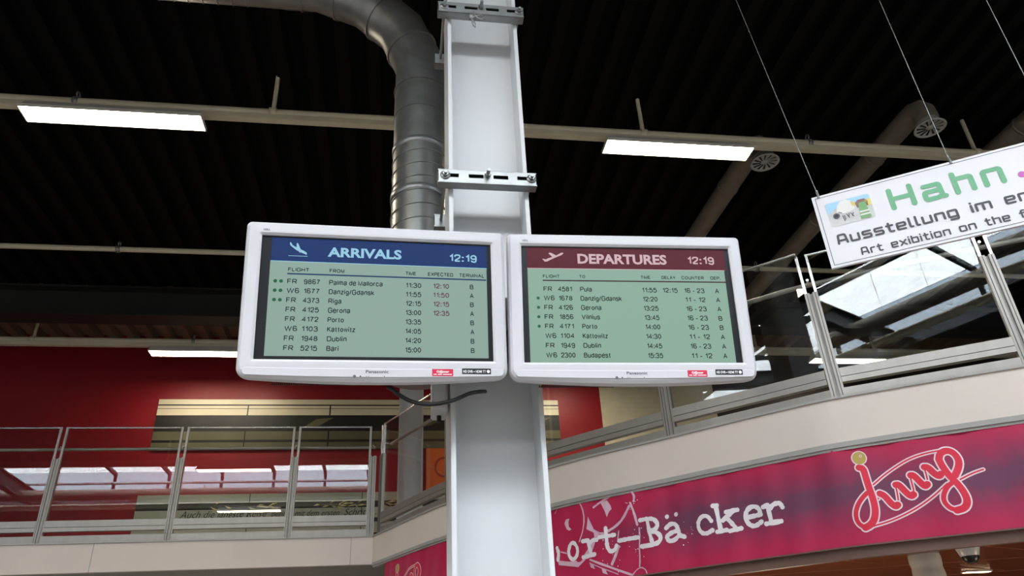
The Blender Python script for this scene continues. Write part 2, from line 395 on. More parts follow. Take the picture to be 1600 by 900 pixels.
make_ceiling()
mb = MB(); mb.box(X0, X1, Y0, YW + .3, -.2, 0, 'floor_tile'); struct(mb.build('floor'))
mb = MB(); mb.box(X0, 2.975, YW, YW + .3, 0, 6.5, 'wall_red'); struct(mb.build('wall_back'))
mb = MB(); mb.box(2.975, 4.8, YW, YW + .3, 0, 6.5, 'wall_cream'); struct(mb.build('wall_back'))
mb = MB(); mb.box(4.8, X1, YW, YW + .3, 0, 6.5, 'wall_dark'); struct(mb.build('wall_back'))
mb = MB(); mb.box(X0 - .3, X0, Y0 - .3, YW + .3, -.2, 6.5, 'wall_plain'); struct(mb.build('wall_left'))
mb = MB(); mb.box(X1, X1 + .3, Y0 - .3, YW + .3, -.2, 6.5, 'wall_plain'); struct(mb.build('wall_right'))
mb = MB(); mb.box(X0, X1, Y0 - .3, Y0, -.2, 6.5, 'wall_plain'); struct(mb.build('wall_front'))
# roof lanterns: upstand, rafters, opening gear and roof glass
for (a, b), SKYY in [(p, q) for q in SKYYS for p in SKYX]:
    root = struct(bpy.data.objects.new('window_1', None)); COL.objects.link(root)
    t = .06; ZU = 6.43
    def ring_wall(mb, z0, z1, m, t, ends):
        if ends or a == SKYX[0][0]: mb.box(a - t, a, SKYY[0] - t, SKYY[1] + t, z0, z1, m)
        if ends or b == SKYX[-1][1]: mb.box(b, b + t, SKYY[0] - t, SKYY[1] + t, z0, z1, m)
        if not ends: a2, b2 = a, b
        else: a2, b2 = a, b
        mb.box(a2, b2, SKYY[0] - t, SKYY[0], z0, z1, m); mb.box(a2, b2, SKYY[1], SKYY[1] + t, z0, z1, m)
    mb = MB(); ring_wall(mb, CZ, ZU, 'upstand_low', t, False); mb.build('upstand', root)
    mb = MB(); ring_wall(mb, ZU, 6.99, 'glass_side', .02, False); mb.build('side_glazing', root)
    n = 6
    for i in range(1, n):
        x = a + (b - a) * i / n; mb = MB(); mb.box(x - .03, x + .03, SKYY[0], SKYY[1], 6.90, 6.98, 'beam_black')
        for y in (SKYY[0] - .03, SKYY[1] + .03): mb.box(x - .03, x + .03, y - .03, y + .03, ZU, 6.98, 'beam_black')
        mb.build('rafter', root)
    ym = (SKYY[0] + SKYY[1]) / 2
    mb = MB(); mb.box(a, b, ym - .03, ym + .03, 6.88, 6.98, 'beam_black'); mb.build('ridge_bar', root)
    mb = MB(); mb.tube([(a, SKYY[0] + .35, 6.62), (b, SKYY[0] + .35, 6.62)], .032, 'upstand', 10); mb.build('gear_pipe', root)
    mb = MB(); mb.box(a, b, SKYY[0] - t, SKYY[1] + t, 7.0, 7.02, 'glass_roof'); mb.build('glass_pane', root)
# roof beams crossing below the lanterns
for SKYY in SKYYS:
    for p, q in zip(SKYX, SKYX[1:]):
        mb = MB(); mb.box(p[1] - .075, p[1] + .075, SKYY[0] - .4, SKYY[1] + .4, 5.95, 5.97, 'beam_black'); mb.box(p[1] - .012, p[1] + .012, SKYY[0] - .4, SKYY[1] + .4, 5.97, 6.23, 'beam_black'); mb.box(p[1] - .075, p[1] + .075, SKYY[0] - .4, SKYY[1] + .4, 6.23, 6.25, 'beam_black'); struct(mb.build('trim_5'))
# deep roof beam near the back wall
mb = MB(); BY = 8.75
mb.box(X0, X1, BY - .14, BY + .14, 5.80, 5.825, 'beam_black'); mb.box(X0, X1, BY - .012, BY + .012, 5.825, 6.175, 'beam_black'); mb.box(X0, X1, BY - .14, BY + .14, 6.175, 6.2, 'beam_black')
struct(mb.build('trim_1'))

# ------------------------------------------------------------------ gallery floor edge (curved)
PLAN = [(-.226, 7.087), (.342, 5.831), (.988, 4.76), (1.57, 4.12), (2.09, 3.585), (2.32, 3.395), (3.012, 2.967), (3.9, 2.52), (5.2, 2.0), (7.0, 1.45), (9.0, 1.0)]
def catmull(P, n=12):
    out = []; Q = [(2 * P[0][0] - P[1][0], 2 * P[0][1] - P[1][1])] + list(P) + [(2 * P[-1][0] - P[-2][0], 2 * P[-1][1] - P[-2][1])]
    for i in range(1, len(Q) - 2):
        p0, p1, p2, p3 = Q[i - 1:i + 3]
        for k in range(n):
            t = k / n
            out.append(tuple(.5 * ((2 * p1[j]) + (-p0[j] + p2[j]) * t + (2 * p0[j] - 5 * p1[j] + 4 * p2[j] - p3[j]) * t * t + (-p0[j] + 3 * p1[j] - 3 * p2[j] + p3[j]) * t ** 3) for j in (0, 1)))
    out.append(P[-1]); return out
CURVE = catmull(PLAN); SL = [0.]
for p, q in zip(CURVE, CURVE[1:]): SL.append(SL[-1] + hypot(q[0] - p[0], q[1] - p[1]))
def at_s(s, off=0.):                 # plan point at arc length s, off metres towards the hall
    i = 0
    while i < len(SL) - 2 and SL[i + 1] < s: i += 1
    a, b = CURVE[i], CURVE[i + 1]; u = (s - SL[i]) / (SL[i + 1] - SL[i])
    def nrm(k):
        k0, k1 = max(0, k - 1), min(len(CURVE) - 1, k + 1); tx, ty = CURVE[k1][0] - CURVE[k0][0], CURVE[k1][1] - CURVE[k0][1]; l = hypot(tx, ty); return ty / l, -tx / l
    n0, n1 = nrm(i), nrm(i + 1); nx, ny = n0[0] * (1 - u) + n1[0] * u, n0[1] * (1 - u) + n1[1] * u
    return a[0] + (b[0] - a[0]) * u + nx * off, a[1] + (b[1] - a[1]) * u + ny * off
def curved_band(mb, s0, s1, z0, z1, o0, o1, m, step=.09, z0f=None, z1f=None):
    n = max(2, int((s1 - s0) / step)); v = []; f = []
    for k in range(n + 1):
        s = s0 + (s1 - s0) * k / n; a = z0f(s) if z0f else z0; b = z1f(s) if z1f else z1
        p, q = at_s(s, o0), at_s(s, o1); v += [(p[0], p[1], a), (p[0], p[1], b), (q[0], q[1], b), (q[0], q[1], a)]
    for k in range(n):
        for j in range(4): f.append((4 * k + j, 4 * k + (j + 1) % 4, 4 * k + 4 + (j + 1) % 4, 4 * k + 4 + j))
    f += [(0, 1, 2, 3), tuple(4 * n + j for j in (3, 2, 1, 0))]
    mb.add(v, f, m)
YL = 7.087; ST, SB = 2.85, 2.615; SMAX = SL[-1]
inner = [at_s(SMAX * k / 90, -.04) for k in range(91)]
mb = MB(); poly = [(X0, YL + .04)] + [(inner[0][0], YL + .04)] + inner[1:] + [(X1, inner[-1][1]), (X1, YW), (X0, YW)]
mb.prism(poly, SB + .03, ST - .01, 'soffit_grey'); struct(mb.build('floor_gallery'))
mb = MB()
mb.box(X0, -.226, YL, YL + .05, SB, ST, 'fascia'); curved_band(mb, 0, SMAX, SB, ST, 0, -.05, 'fascia')
for x in (-2.6, -.42, -4.8): mb.box(x - .003, x + .003, YL - .0015, YL + .01, SB, ST, 'trim_grey')
mb.box(X0, -.226, YL - .012, YL + .03, ST, ST + .012, 'trim_grey'); curved_band(mb, 0, SMAX, ST, ST + .012, .012, -.03, 'trim_grey')
curved_band(mb, 0.05, SMAX, SB - .022, SB + .003, .022, -.03, 'trim_grey'); curved_band(mb, 0.05, SMAX, SB - .036, SB - .022, .012, -.03, 'trim_grey')
struct(mb.build('trim_2'))
# grey bulkhead below the straight side
mb = MB(); mb.box(X0, -.15, 9.5, 9.6, 0, SB + .03, 'soffit_grey'); struct(mb.build('wall_gallery'))

# ------------------------------------------------------------------ murals and colour panels on the back wall
def on_wall(off):
    return lambda x, z: (x, YW - off, z)
mb = MB(); P0 = on_wall(.03)
mb.box(-3.32, 2.31, YW - .03, YW - .003, 4.60, 5.317, 'mural_black')
W1 = on_wall(.032)
for x0, x1 in ((-3.32, 2.31),): rect(mb, x0, x1, 5.243, 5.317, 'mural_cream', W1)
for x0, x1 in ((-3.32, -2.13), (-2.115, -1.01), (-.99, .9), (.92, 2.31)):
    rect(mb, x0, x1, 5.185, 5.224, 'mural_cream', W1); rect(mb, x0, x1, 5.086, 5.178, 'mural_cream', W1)
    rect(mb, x0, x1, 4.735, 4.855, 'mural_olive', W1); rect(mb, x0, x1, 4.60, 4.70, 'mural_olive', W1)
for i in range(9):                    # dim leaf shapes inside the dark band
    x = -2.4 + i * .52; flat(mb, [(x, 4.90), (x + .22, 4.93), (x + .42, 5.05), (x + .18, 5.03)], 'mural_olive', W1) if i % 3 == 2 else None
tag(mb.build('mural_panel'), 'long striped cream black and olive mural panel high on the red wall', 'mural')
mb = MB(); mb.box(-3.36, .95, YW - .03, YW - .003, 3.45, 4.0, 'mural_black')
for x0, x1 in ((-3.36, -1.96), (-1.95, -.5), (-.49, .95)):
    rect(mb, x0, x1, 3.885, 4.0, 'mural_grey', W1); rect(mb, x0, x1, 3.665, 3.80, 'mural_grey', W1); rect(mb, x0, x1, 3.47, 3.61, 'mural_grey', W1)
W2 = on_wall(.034); rl = random.Random(3)
for i in range(34):                   # pale leaves in the dark strip
    x = -2.5 + 2.7 * rl.random(); z = 3.81 + .05 * rl.random(); dx = rl.uniform(.05, .16); dz = rl.uniform(-.04, .05)
    flat(mb, [(x, z), (x + dx * .5, z + dz + .012), (x + dx, z + dz * 1.3), (x + dx * .5, z + dz - .012)], 'mural_leaf', W2)
lettering(mb, 'Auch die längste Reise', -2.80, 3.70, .085, 'black', W2, x1=-1.72, bold=-.004, shear=.35)
lettering(mb, 'beginnt mit dem ersten', -1.66, 3.70, .075, 'black', W2, x1=-.78, bold=-.004, shear=.35)
lettering(mb, 'Schritt ...', -.72, 3.70, .085, 'black', W2, x1=-.30, bold=-.004, shear=.35)
tag(mb.build('mural_panel'), 'lower grey mural panel with handwritten line and pale leaves behind the glass', 'mural')
mb = MB(); mb.bevbox(.36, 1.2, YW - .03, YW, 4.02, 4.66, 'orange', .006)
ring = [(.60 + .11 * cos(2 * pi * k / 24), 4.33 + .13 * sin(2 * pi * k / 24)) for k in range(25)]; ribbon(mb, ring, .03, 'orange_dark', on_wall(.032), smooth=0)
tag(mb.build('wall_panel'), 'orange panel with a darker ring hung on the red wall beside the pale column', 'panel')

# ------------------------------------------------------------------ light lines: pipes, trunking, lamps
def pipe_run(y, trunk, r, z, hangers, clamps, label):
    t = thing('ceiling_pipe', label, 'pipe', (0, y, z), 'cream pipes running across the hall')
    mb = MB(); mb.tube([(X0 + .05, 0, 0), (X1 - .05, 0, 0)], r, 'cream_paint', 14); mb.build('pipe', t)
    if trunk:
        mb = MB(); mb.bevbox(X0 + .05, X1 - .05, -.032, .032, -r - .048, -r + .006, 'cream_paint', .004); mb.build('trunking', t)
    for x in hangers:
        mb = MB(); mb.tube([(x, 0, r * .6), (x, 0, CZ - z + .02)], .018, 'cream_paint', 10); mb.lathe([(0, -.03), (r + .012, -.03), (r + .012, .03), (0, .03)], 'cream_paint', (x, 0, 0), 14, 'x'); mb.build('hanger', t)
    for x in clamps:
        mb = MB(); mb.lathe([(0, -.02), (r + .01, -.02), (r + .01, .02), (0, .02)], 'zinc', (x, 0, 0), 14, 'x')
        ringp = [(x, -.0 + .028 * cos(2 * pi * k / 12), r + .035 + .028 * sin(2 * pi * k / 12)) for k in range(13)]; mb.tube(ringp, .007, 'zinc', 6, caps=False); mb.build('clamp', t)
    return t
pipe_run(4.83, True, .036, 5.815, (-4.25, -1.1, 2.05, 5.32), (-2.6, 3.62), 'cream light pipe carrying the two big lit lamps, nearest of the pipes')
pipe_run(7.02, False, .028, 5.78, (-5.6, 8.4), (-2.95, 4.1), 'thin bare cream pipe without lamps, between the two lamp lines')
pipe_run(9.42, True, .036, 5.815, (-4.72, -1.57, 5.2, 7.1), (-2.75, 6.2), 'cream light pipe along the red wall, farthest of the pipes')
pipe_run(.2, True, .036, 5.815, (-4.25, 2.05), (), 'cream light pipe seen only mirrored in the upper railing glass')
pipe_run(-2.75, True, .036, 5.815, (-4.25, 2.05), (), 'cream light pipe seen only mirrored low in the railing glass')
def make_lamp(x, y, label):
    t = thing('ceiling_lamp', label, 'lamp', (x, y, 5.65), 'long lamps under the light pipes')
    L_, h = 1.33, .092
    mb = MB()
    v = [(0, -h, 0), (L_, -h, 0), (L_, h, 0), (0, h, 0), (.02, -.05, .078), (L_ - .02, -.05, .078), (L_ - .02, .05, .078), (.02, .05, .078)]
    mb.add(v, [(0, 1, 5, 4), (1, 2, 6, 5), (2, 3, 7, 6), (3, 0, 4, 7), (4, 5, 6, 7)], 'lamp_body')
    for ya in (-h - .004, h - .004): mb.box(0, L_, ya, ya + .008, -.012, .012, 'lamp_body')
    for xa in (-.004, L_ - .006): mb.box(xa, xa + .01, -h, h, -.012, .012, 'lamp_body')
    mb.build('housing', t)
    mb = MB(); mb.box(.006, L_ - .006, -h + .004, h - .004, -.008, .004, 'diffuser'); mb.build('diffuser', t)
    mb = MB(); mb.box(.3, .36, -.02, .02, .07, .086, 'lamp_body'); mb.build('bracket', t)
    mb = MB(); mb.box(L_ - .36, L_ - .3, -.02, .02, .07, .086, 'lamp_body'); mb.build('bracket', t)
    return t
lamp0 = make_lamp(-2.94, 4.795, 'large lit lamp at the upper left of the photo, under the near pipe')
def more_lamp(x, y, label):
    c = copy_tree(lamp0); c.location = (x, y, 5.65); c['label'] = label
more_lamp(1.675, 4.81, 'large lit lamp under the near pipe to the right of the white column')
more_lamp(-3.27, 9.42, 'lit lamp just above the red wall mural, left of the arrivals screen')
more_lamp(1.38, 9.42, 'lit lamp by the red wall hidden behind the departures screen')
more_lamp(6.03, 9.42, 'small far lit lamp seen through the railing glass under the hanging sign')
more_lamp(-3.7, .2, 'lamp over the hall mirrored at the top of the railing glass')
more_lamp(-3.9, -2.75, 'lamp over the hall mirrored low in the railing glass by the handwriting')

# ------------------------------------------------------------------ ventilation
def spiral_duct(mb, pts, r, m, n=28, bead=.18):
    mb.tube(pts, r, m, n)
t = thing('ventilation_duct', 'shiny galvanised spiral duct bending left behind the white column', 'duct', (.07, 3.3, 3.0))
R = .15
mb = MB(); mb.tube([(0, 0, -.1), (0, 0, 1.50)], R, 'duct_zinc', 32)
for z0, turns in ((.66, 7), (-.05, 4)):   # lock seam winding round the pipe
    seam = [(R * 1.006 * cos(a), R * 1.006 * sin(a), z0 + .088 * a / (2 * pi)) for a in [2 * pi * i / 32 for i in range(32 * turns + 1)]]
    mb.tube(seam, .0045, 'duct_zinc', 5)
mb.build('straight_pipe', t)
for z in (.36, .55, 1.24):
    mb = MB(); mb.lathe([(R, z - .02), (R + .006, z - .016), (R + .006, z + .016), (R, z + .02)], 'zinc', (0, 0, 0), 32); mb.build('coupling', t)
mb = MB(); mb.lathe([(R + .003, .375), (R + .003, .535)], 'zinc', (0, 0, 0), 32); mb.build('sleeve', t)
RB = .81; c = (-RB, 0, 1.725); NE = 4
for k in range(NE):
    pass
mb = MB()
el = [(0, 0, 1.48)]
for k in range(NE + 1):
    a = pi / 2 * (k + .0) / NE
    el.append((c[0] + RB * cos(a), 0, c[2] + RB * sin(a)))
# mitred segments: corners where neighbouring tangents meet
cor = [(0, 0, 1.48)]
for k in range(NE):
    a0, a1 = pi / 2 * k / NE, pi / 2 * (k + 1) / NE; am = (a0 + a1) / 2; rr_ = RB / cos((a1 - a0) / 2); cor.append((c[0] + rr_ * cos(am), 0, c[2] + rr_ * sin(am)))
cor.append((c[0] - .05, 0, c[2] + RB))
mb.tube(cor, R + .003, 'duct_zinc', 36)
mb.build('elbow', t)
for p_, q_ in zip(cor, cor[1:]):
    mpt = (Vector(p_) + Vector(q_)) / 2; d = (Vector(q_) - Vector(p_)).normalized(); mb = MB(); mb.tube([mpt - d * .008, mpt + d * .008], R + .009, 'duct_zinc', 32); mb.build('elbow_bead', t)
mb = MB(); mb.tube([(c[0] - .03, 0, c[2] + RB), (-9., 0, c[2] + RB)], R, 'duct_zinc', 32)
seam = [(c[0] - .2 - .088 * a / (2 * pi), R * 1.006 * cos(a), c[2] + RB + R * 1.006 * sin(a)) for a in [2 * pi * i / 24 for i in range(24 * 30 + 1)]]
mb.tube(seam, .0045, 'duct_zinc', 5); mb.build('branch_pipe', t)
mb = MB(); mb.lathe([(R + .004, .9), (R + .008, .905), (R + .008, .935), (R + .004, .94)], 'zinc', (0, 0, 0), 32); mb.build('pipe_clip', t)

def air_duct(x, y0, y1, label, r=.10, vent=True):
    t = thing('air_duct', label, 'duct', (x, y0, 6.02), 'dull ducts with round outlets under the roof')
    mb = MB(); mb.tube([(0, .16, 0), (0, y1 - y0, 0)], r, 'duct_dull', 20)
    k = .75
    while k < y1 - y0 - .2: mb.lathe([(r, k - .015), (r + .008, k - .012), (r + .008, k + .012), (r, k + .015)], 'duct_dull', (0, 0, 0), 20, 'y'); k += 1.1
    mb.build('pipe', t)
    mb = MB(); mb.tube([(0, .2, 0), (0, .11, -.006), (0, .045, -.035), (0, .008, -.09), (0, 0, -.16), (0, 0, -.2)], r, 'duct_dull', 20); mb.build('elbow', t)
    mb = MB(); mb.lathe([(r * .9, -.19), (r + .005, -.235), (.13, -.262), (.134, -.270), (.118, -.272), (.112, -.262), (.03, -.256), (.028, -.268), (0, -.270)], 'vent_grey', (0, 0, 0), 28)
    d = mb.build('swirl_outlet', t)
    mb = MB()
    for k in range(12):
        a = 2 * pi * k / 12; u = Vector((cos(a), sin(a), 0)); v = Vector((-sin(a), cos(a), 0)); b = Vector((0, 0, -.266))
        mb.add([b + u * .035 - v * .004, b + u * .108 - v * .012 + v * .02, b + u * .108 + v * .010 + v * .02 + Vector((0, 0, .004)), b + u * .035 + v * .004 + Vector((0, 0, .004))], [(0, 1, 2, 3)], 'black')
    mb.build('vanes', d)
    return t
air_duct(3.28, 5.05, 8.4, 'dull duct whose round outlet hangs just right of the right-hand lit lamp')
air_duct(4.56, 4.46, 8.45, 'dull duct whose round outlet hangs above the hanging sign')
air_duct(5.75, 3.9, 8.4, 'dull duct partly hidden behind the hanging sign at the photo edge')
# long duct behind the viewer, mirrored in the railing glass
mb = MB(); mb.tube([(-14, -2.5, 5.98), (6, -2.5, 5.98), (6.2, -2.5, 5.92), (6.3, -2.5, 5.7)], .11, 'duct_dull', 24)
tag(mb.build('round_duct'), 'long round duct below the roof light, mirrored in the railing glass', 'duct')

# ------------------------------------------------------------------ steel columns
def h_column(mb, x0, x1, y0, y1, z0, z1, m, tf=.016, tw=.011):
    ym = (y0 + y1) / 2
    mb.bevbox(x0, x0 + tf, y0, y1, z0, z1, m, .002); mb.bevbox(x1 - tf, x1, y0, y1, z0, z1, m, .002); mb.box(x0 + tf, x1 - tf, ym - tw / 2, ym + tw / 2, z0, z1, m)
CX0, CX1, CY0, CY1 = .156, .458, 2.25, 2.50
t = thing('steel_column', 'tall white painted steel H column in the middle carrying the two screens', 'column', (CX0, CY0, 0)); t['kind'] = 'thing'
mb = MB(); h_column(mb, 0, CX1 - CX0, 0, CY1 - CY0, .02, CZ, 'steel_white'); mb.build('shaft', t)
mb = MB(); mb.bevbox(-.06, .35, -.06, .31, 0, .02, 'steel_white', .004); mb.build('base_plate', t)
t = thing('steel_column', 'pale steel column standing on the gallery behind the corner railing', 'column', (-.025, 8.6, ST)); t['kind'] = 'thing'
mb = MB(); h_column(mb, 0, .29, 0, .27, .012, 5.80 - ST, 'steel_white'); mb.build('shaft', t)
mb = MB(); mb.bevbox(-.05, .34, -.05, .32, -.01, .012, 'steel_white', .003); mb.build('base_plate', t)

# clamp brackets round the column
def clamp_bracket(z, label):
    t = thing('clamp_bracket', label, 'bracket', (.112, 2.25, z), 'clamp brackets round the white column')
    W = .372
    def channel(name, y, face):
        mb = MB(); d = .042
        mb.bevbox(0, W, y, y + d, .056, .060, 'zinc', .0015); mb.bevbox(0, W, y, y + d, 0, .004, 'zinc', .0015)
        if face:
            # slotted face with rim and dark slots
            mb.box(0, W, y, y + .004, .041, .060, 'zinc'); mb.box(0, W, y, y + .004, .0, .024, 'zinc')
            xs = [(0, .041), (.078, .115), (.171, .2075), (.2635, .298), (.335, W)]
            for a, b in xs: mb.box(a, b, y, y + .004, .024, .041, 'zinc')
            mb.box(.006, W - .006, y + .012, y + .014, .004, .056, 'black')
        else: mb.box(0, W, y, y + .004, 0, .06, 'zinc')
        for xa in (0, W - .003): mb.box(xa, xa + .003, y, y + d, .004, .056, 'zinc')
        return mb.build(name, t)
    channel('front_channel', -.046, True); channel('rear_channel', .254, False)
    for x in (.020, W - .028):
        mb = MB(); mb.tube([(x + .008, -.07, .032), (x + .008, .32, .032)], .006, 'zinc', 10); mb.build('threaded_rod', t)
        mb = MB(); mb.lathe([(0, -.049), (.019, -.049), (.019, -.045), (0, -.045)], 'zinc', (x + .008, 0, .032), 18, 'y'); mb.lathe([(0, -.060), (.0115, -.060), (.0115, -.049), (0, -.049)], 'zinc', (x + .008, 0, .032), 6, 'y', smooth=False); mb.build('nut', t)
    mb = MB(); mb.tube([(W / 2, -.085, .038), (W / 2, -.03, .038)], .007, 'zinc', 10); mb.lathe([(0, -.062), (.012, -.062), (.012, -.047), (0, -.047)], 'zinc', (W / 2, 0, .038), 6, 'y', smooth=False); mb.build('bolt', t)
    return t
clamp_bracket(3.243, 'slotted metal clamp bracket on the white column just above the screens')
clamp_bracket(4.142, 'slotted metal clamp bracket at the top of the photo on the white column')
mb = MB()
p = Vector((.266, 2.19, 4.14))
mb.tube([p, p + Vector((.0, -.002, -.02)), p + Vector((.012, -.004, -.045)), p + Vector((.030, -.006, -.055)), p + Vector((.042, -.004, -.035)), p + Vector((.028, 0, -.02)), p + Vector((.004, 0, -.03)), p + Vector((-.02, 0, -.045))], .0035, 'zinc', 8)
mb.tube([p + Vector((-.004, 0, -.02)), p + Vector((-.012, 0, -.05)), p + Vector((-.006, 0, -.085)), p + Vector((.003, 0, -.095)), p + Vector((.002, 0, -.07)), p + Vector((-.016, 0, -.045)), p + Vector((-.022, 0, -.03))], .0035, 'zinc', 8)
mb.lathe([(0, -.02), (.009, -.018), (.009, .008), (0, .012)], 'zinc', tuple(p + Vector((-.014, 0, -.03))), 12)
tag(mb.build('wire_clip'), 'small looped wire rope clip dangling under the topmost column bracket', 'clip')

# ------------------------------------------------------------------ flight information screens
def rot(yaw, tilt, roll): return Matrix.Rotation(yaw, 3, 'Z') @ Matrix.Rotation(tilt, 3, 'X') @ Matrix.Rotation(roll, 3, 'Y')
def outline(x0, x1, z0, z1, rt, rb, bulge, na=6, ns=10):
    P = []
    def arc(cx, cz, r, a0):
        for k in range(na + 1): a = a0 + pi / 2 * k / na; P.append((cx + r * cos(a), cz + r * sin(a)))
    def side(a, b, n=ns):
        for k in range(1, n): P.append((a[0] + (b[0] - a[0]) * k / n, a[1] + (b[1] - a[1]) * k / n))
    arc(x1 - rt, z1 - rt, rt, 0); side((x1 - rt, z1), (x0 + rt, z1)); arc(x0 + rt, z1 - rt, rt, pi / 2); side((x0, z1 - rt), (x0, z0 + rb))
    arc(x0 + rb, z0 + rb, rb, pi); side((x0 + rb, z0), (x1 - rb, z0)); arc(x1 - rb, z0 + rb, rb, 1.5 * pi); side((x1, z0 + rb), (x1, z1 - rt))
    if bulge:
        Q = []
        for x, z in P:
            if z < z0 + .04: u = (x - (x0 + x1) / 2) / ((x1 - x0) / 2); z -= bulge * (1 - u * u) * min(1, (z0 + .04 - z) / .04)
            Q.append((x, z))
        P = Q
    return P
def television(loc, r3, zt, zb, pad, label):
    t = thing('flight_information_screen', label, 'screen', loc, 'flight information screens on the column')
    t.rotation_euler = r3.to_euler()
    xa, xb = -.397, .395
    zo0, zo1 = pad
    inner = outline(-.350, .350, zo0, zo1, .002, .002, 0)
    lip = outline(-.357, .357, zo0 - .007, zo1 + .007, .004, .004, 0)
    rings = [(inner, .010), (inner, .002), (lip, -.003), (outline(-.363, .363, zo0 - .013, zo1 + .012, .006, .006, 0), -.003),
             (outline(xa + .012, xb - .012, zb + .012, zt - .010, .012, .026, .014), -.001), (outline(xa + .004, xb - .004, zb + .004, zt - .003, .013, .03, .016), .006), (outline(xa, xb, zb, zt, .014, .032, .017), .018),
             (outline(xa + .002, xb - .002, zb + .004, zt - .002, .014, .032, .016), .050)]
    v = []; f = []; n = len(inner)
    for P, y in rings: v += [(x, y, z) for x, z in P]
    for i in range(len(rings) - 1):
        for k in range(n): f.append((i * n + k, i * n + (k + 1) % n, (i + 1) * n + (k + 1) % n, (i + 1) * n + k))
    mb = MB(); mb.add(v, f, 'tv_white', False); mb.build('front_bezel', t)
    # rear shell
    mb = MB(); ra = outline(xa + .006, xb - .006, zb + .010, zt - .006, .014, .03, .014); rb_ = outline(xa + .05, xb - .05, zb + .05, zt - .05, .03, .04, .0); rc = outline(xa + .06, xb - .06, zb + .06, zt - .06, .03, .04, 0)
    v = [(x, .046, z) for x, z in ra] + [(x, .068, z) for x, z in ra] + [(x, .105, z) for x, z in rb_] + [(x, .112, z) for x, z in rc]; f = []
    for i in range(3):
        for k in range(n): f.append((i * n + k, i * n + (k + 1) % n, (i + 1) * n + (k + 1) % n, (i + 1) * n + k))
    f.append(tuple(3 * n + k for k in range(n))); mb.add(v, f, 'tv_back')
    for k in range(40):
        for rr in range(2): x = -.30 + k * .006; mb.box(x, x + .003, .050 + rr * .006, .053 + rr * .006, zb - .012, zb - .006, 'black')
    mb.build('rear_shell', t)
    # control strip along the lower edge
    zc = zo0 - .033 - .002; mb = MB(); ra = outline(-.380, .380, zc - .012, zc + .013, .012, .012, .006, 6, 10); rb_ = outline(-.377, .377, zc - .010, zc + .010, .010, .010, .006, 6, 10)
    v = [(x, .0005, z) for x, z in ra] + [(x, -.0045, z) for x, z in rb_]; n2 = len(ra); f = [(k, (k + 1) % n2, n2 + (k + 1) % n2, n2 + k) for k in range(n2)] + [tuple(n2 + k for k in range(n2))]
    mb.add(v, f, 'tv_white'); strip = mb.build('control_strip', t)
    face = lambda x, z: (x, -.0052, z)
    face2 = lambda x, z: (x, -.0058, z)
    mb = MB(); lettering(mb, 'Panasonic', -.033, zo0 - .0395, .0088, 'logo_grey', face, x1=.033, bold=.022); mb.build('maker_lettering', strip)
    mb = MB(); rect(mb, .161, .224, zo0 - .047, zo0 - .026, 'sticker_red', face)
    lettering(mb, 'G@sser', .174, zo0 - .0368, .0062, 'print_white', face2, x1=.212, bold=.03); [rect(mb, u, u + w_, zo0 - .0433, zo0 - .0408, 'print_white', face2) for u, w_ in ((.165, .010), (.178, .012), (.193, .027))]; mb.build('red_sticker', t)
    mb = MB(); rect(mb, .251, .339, zo0 - .0405, zo0 - .0235, 'panel_black', face)
    lettering(mb, 'HD DVB ▪ HDMI TT', .2545, zo0 - .0365, .0075, 'print_white', face2, x1=.3235, bold=.03); disc(mb, (.331, zo0 - .0325), .0050, 'print_white', face2); mb.build('black_sticker', t)
    pl = lambda x, z: (x, -.0026, z)
    mb = MB(); lettering(mb, 'VIERA', -.347, zt - .0325, .006, 'logo_grey', lambda x, z: (x, -.0036, z), x1=-.327, bold=.02)
    mb.build('model_lettering', t)
    for x, r_ in ((-.065, .0045), (-.048, .0022), (-.030, .0012), (-.024, .0012), (.021, .0015)):
        mb = MB(); disc(mb, (x, zo0 - .0495), r_, 'logo_grey' if r_ > .003 else 'black', lambda x, z: (x, -.0052, z)); mb.build('button', strip)
    return t
def sp(d): return lambda x, z: (x, .0085 - d, z)
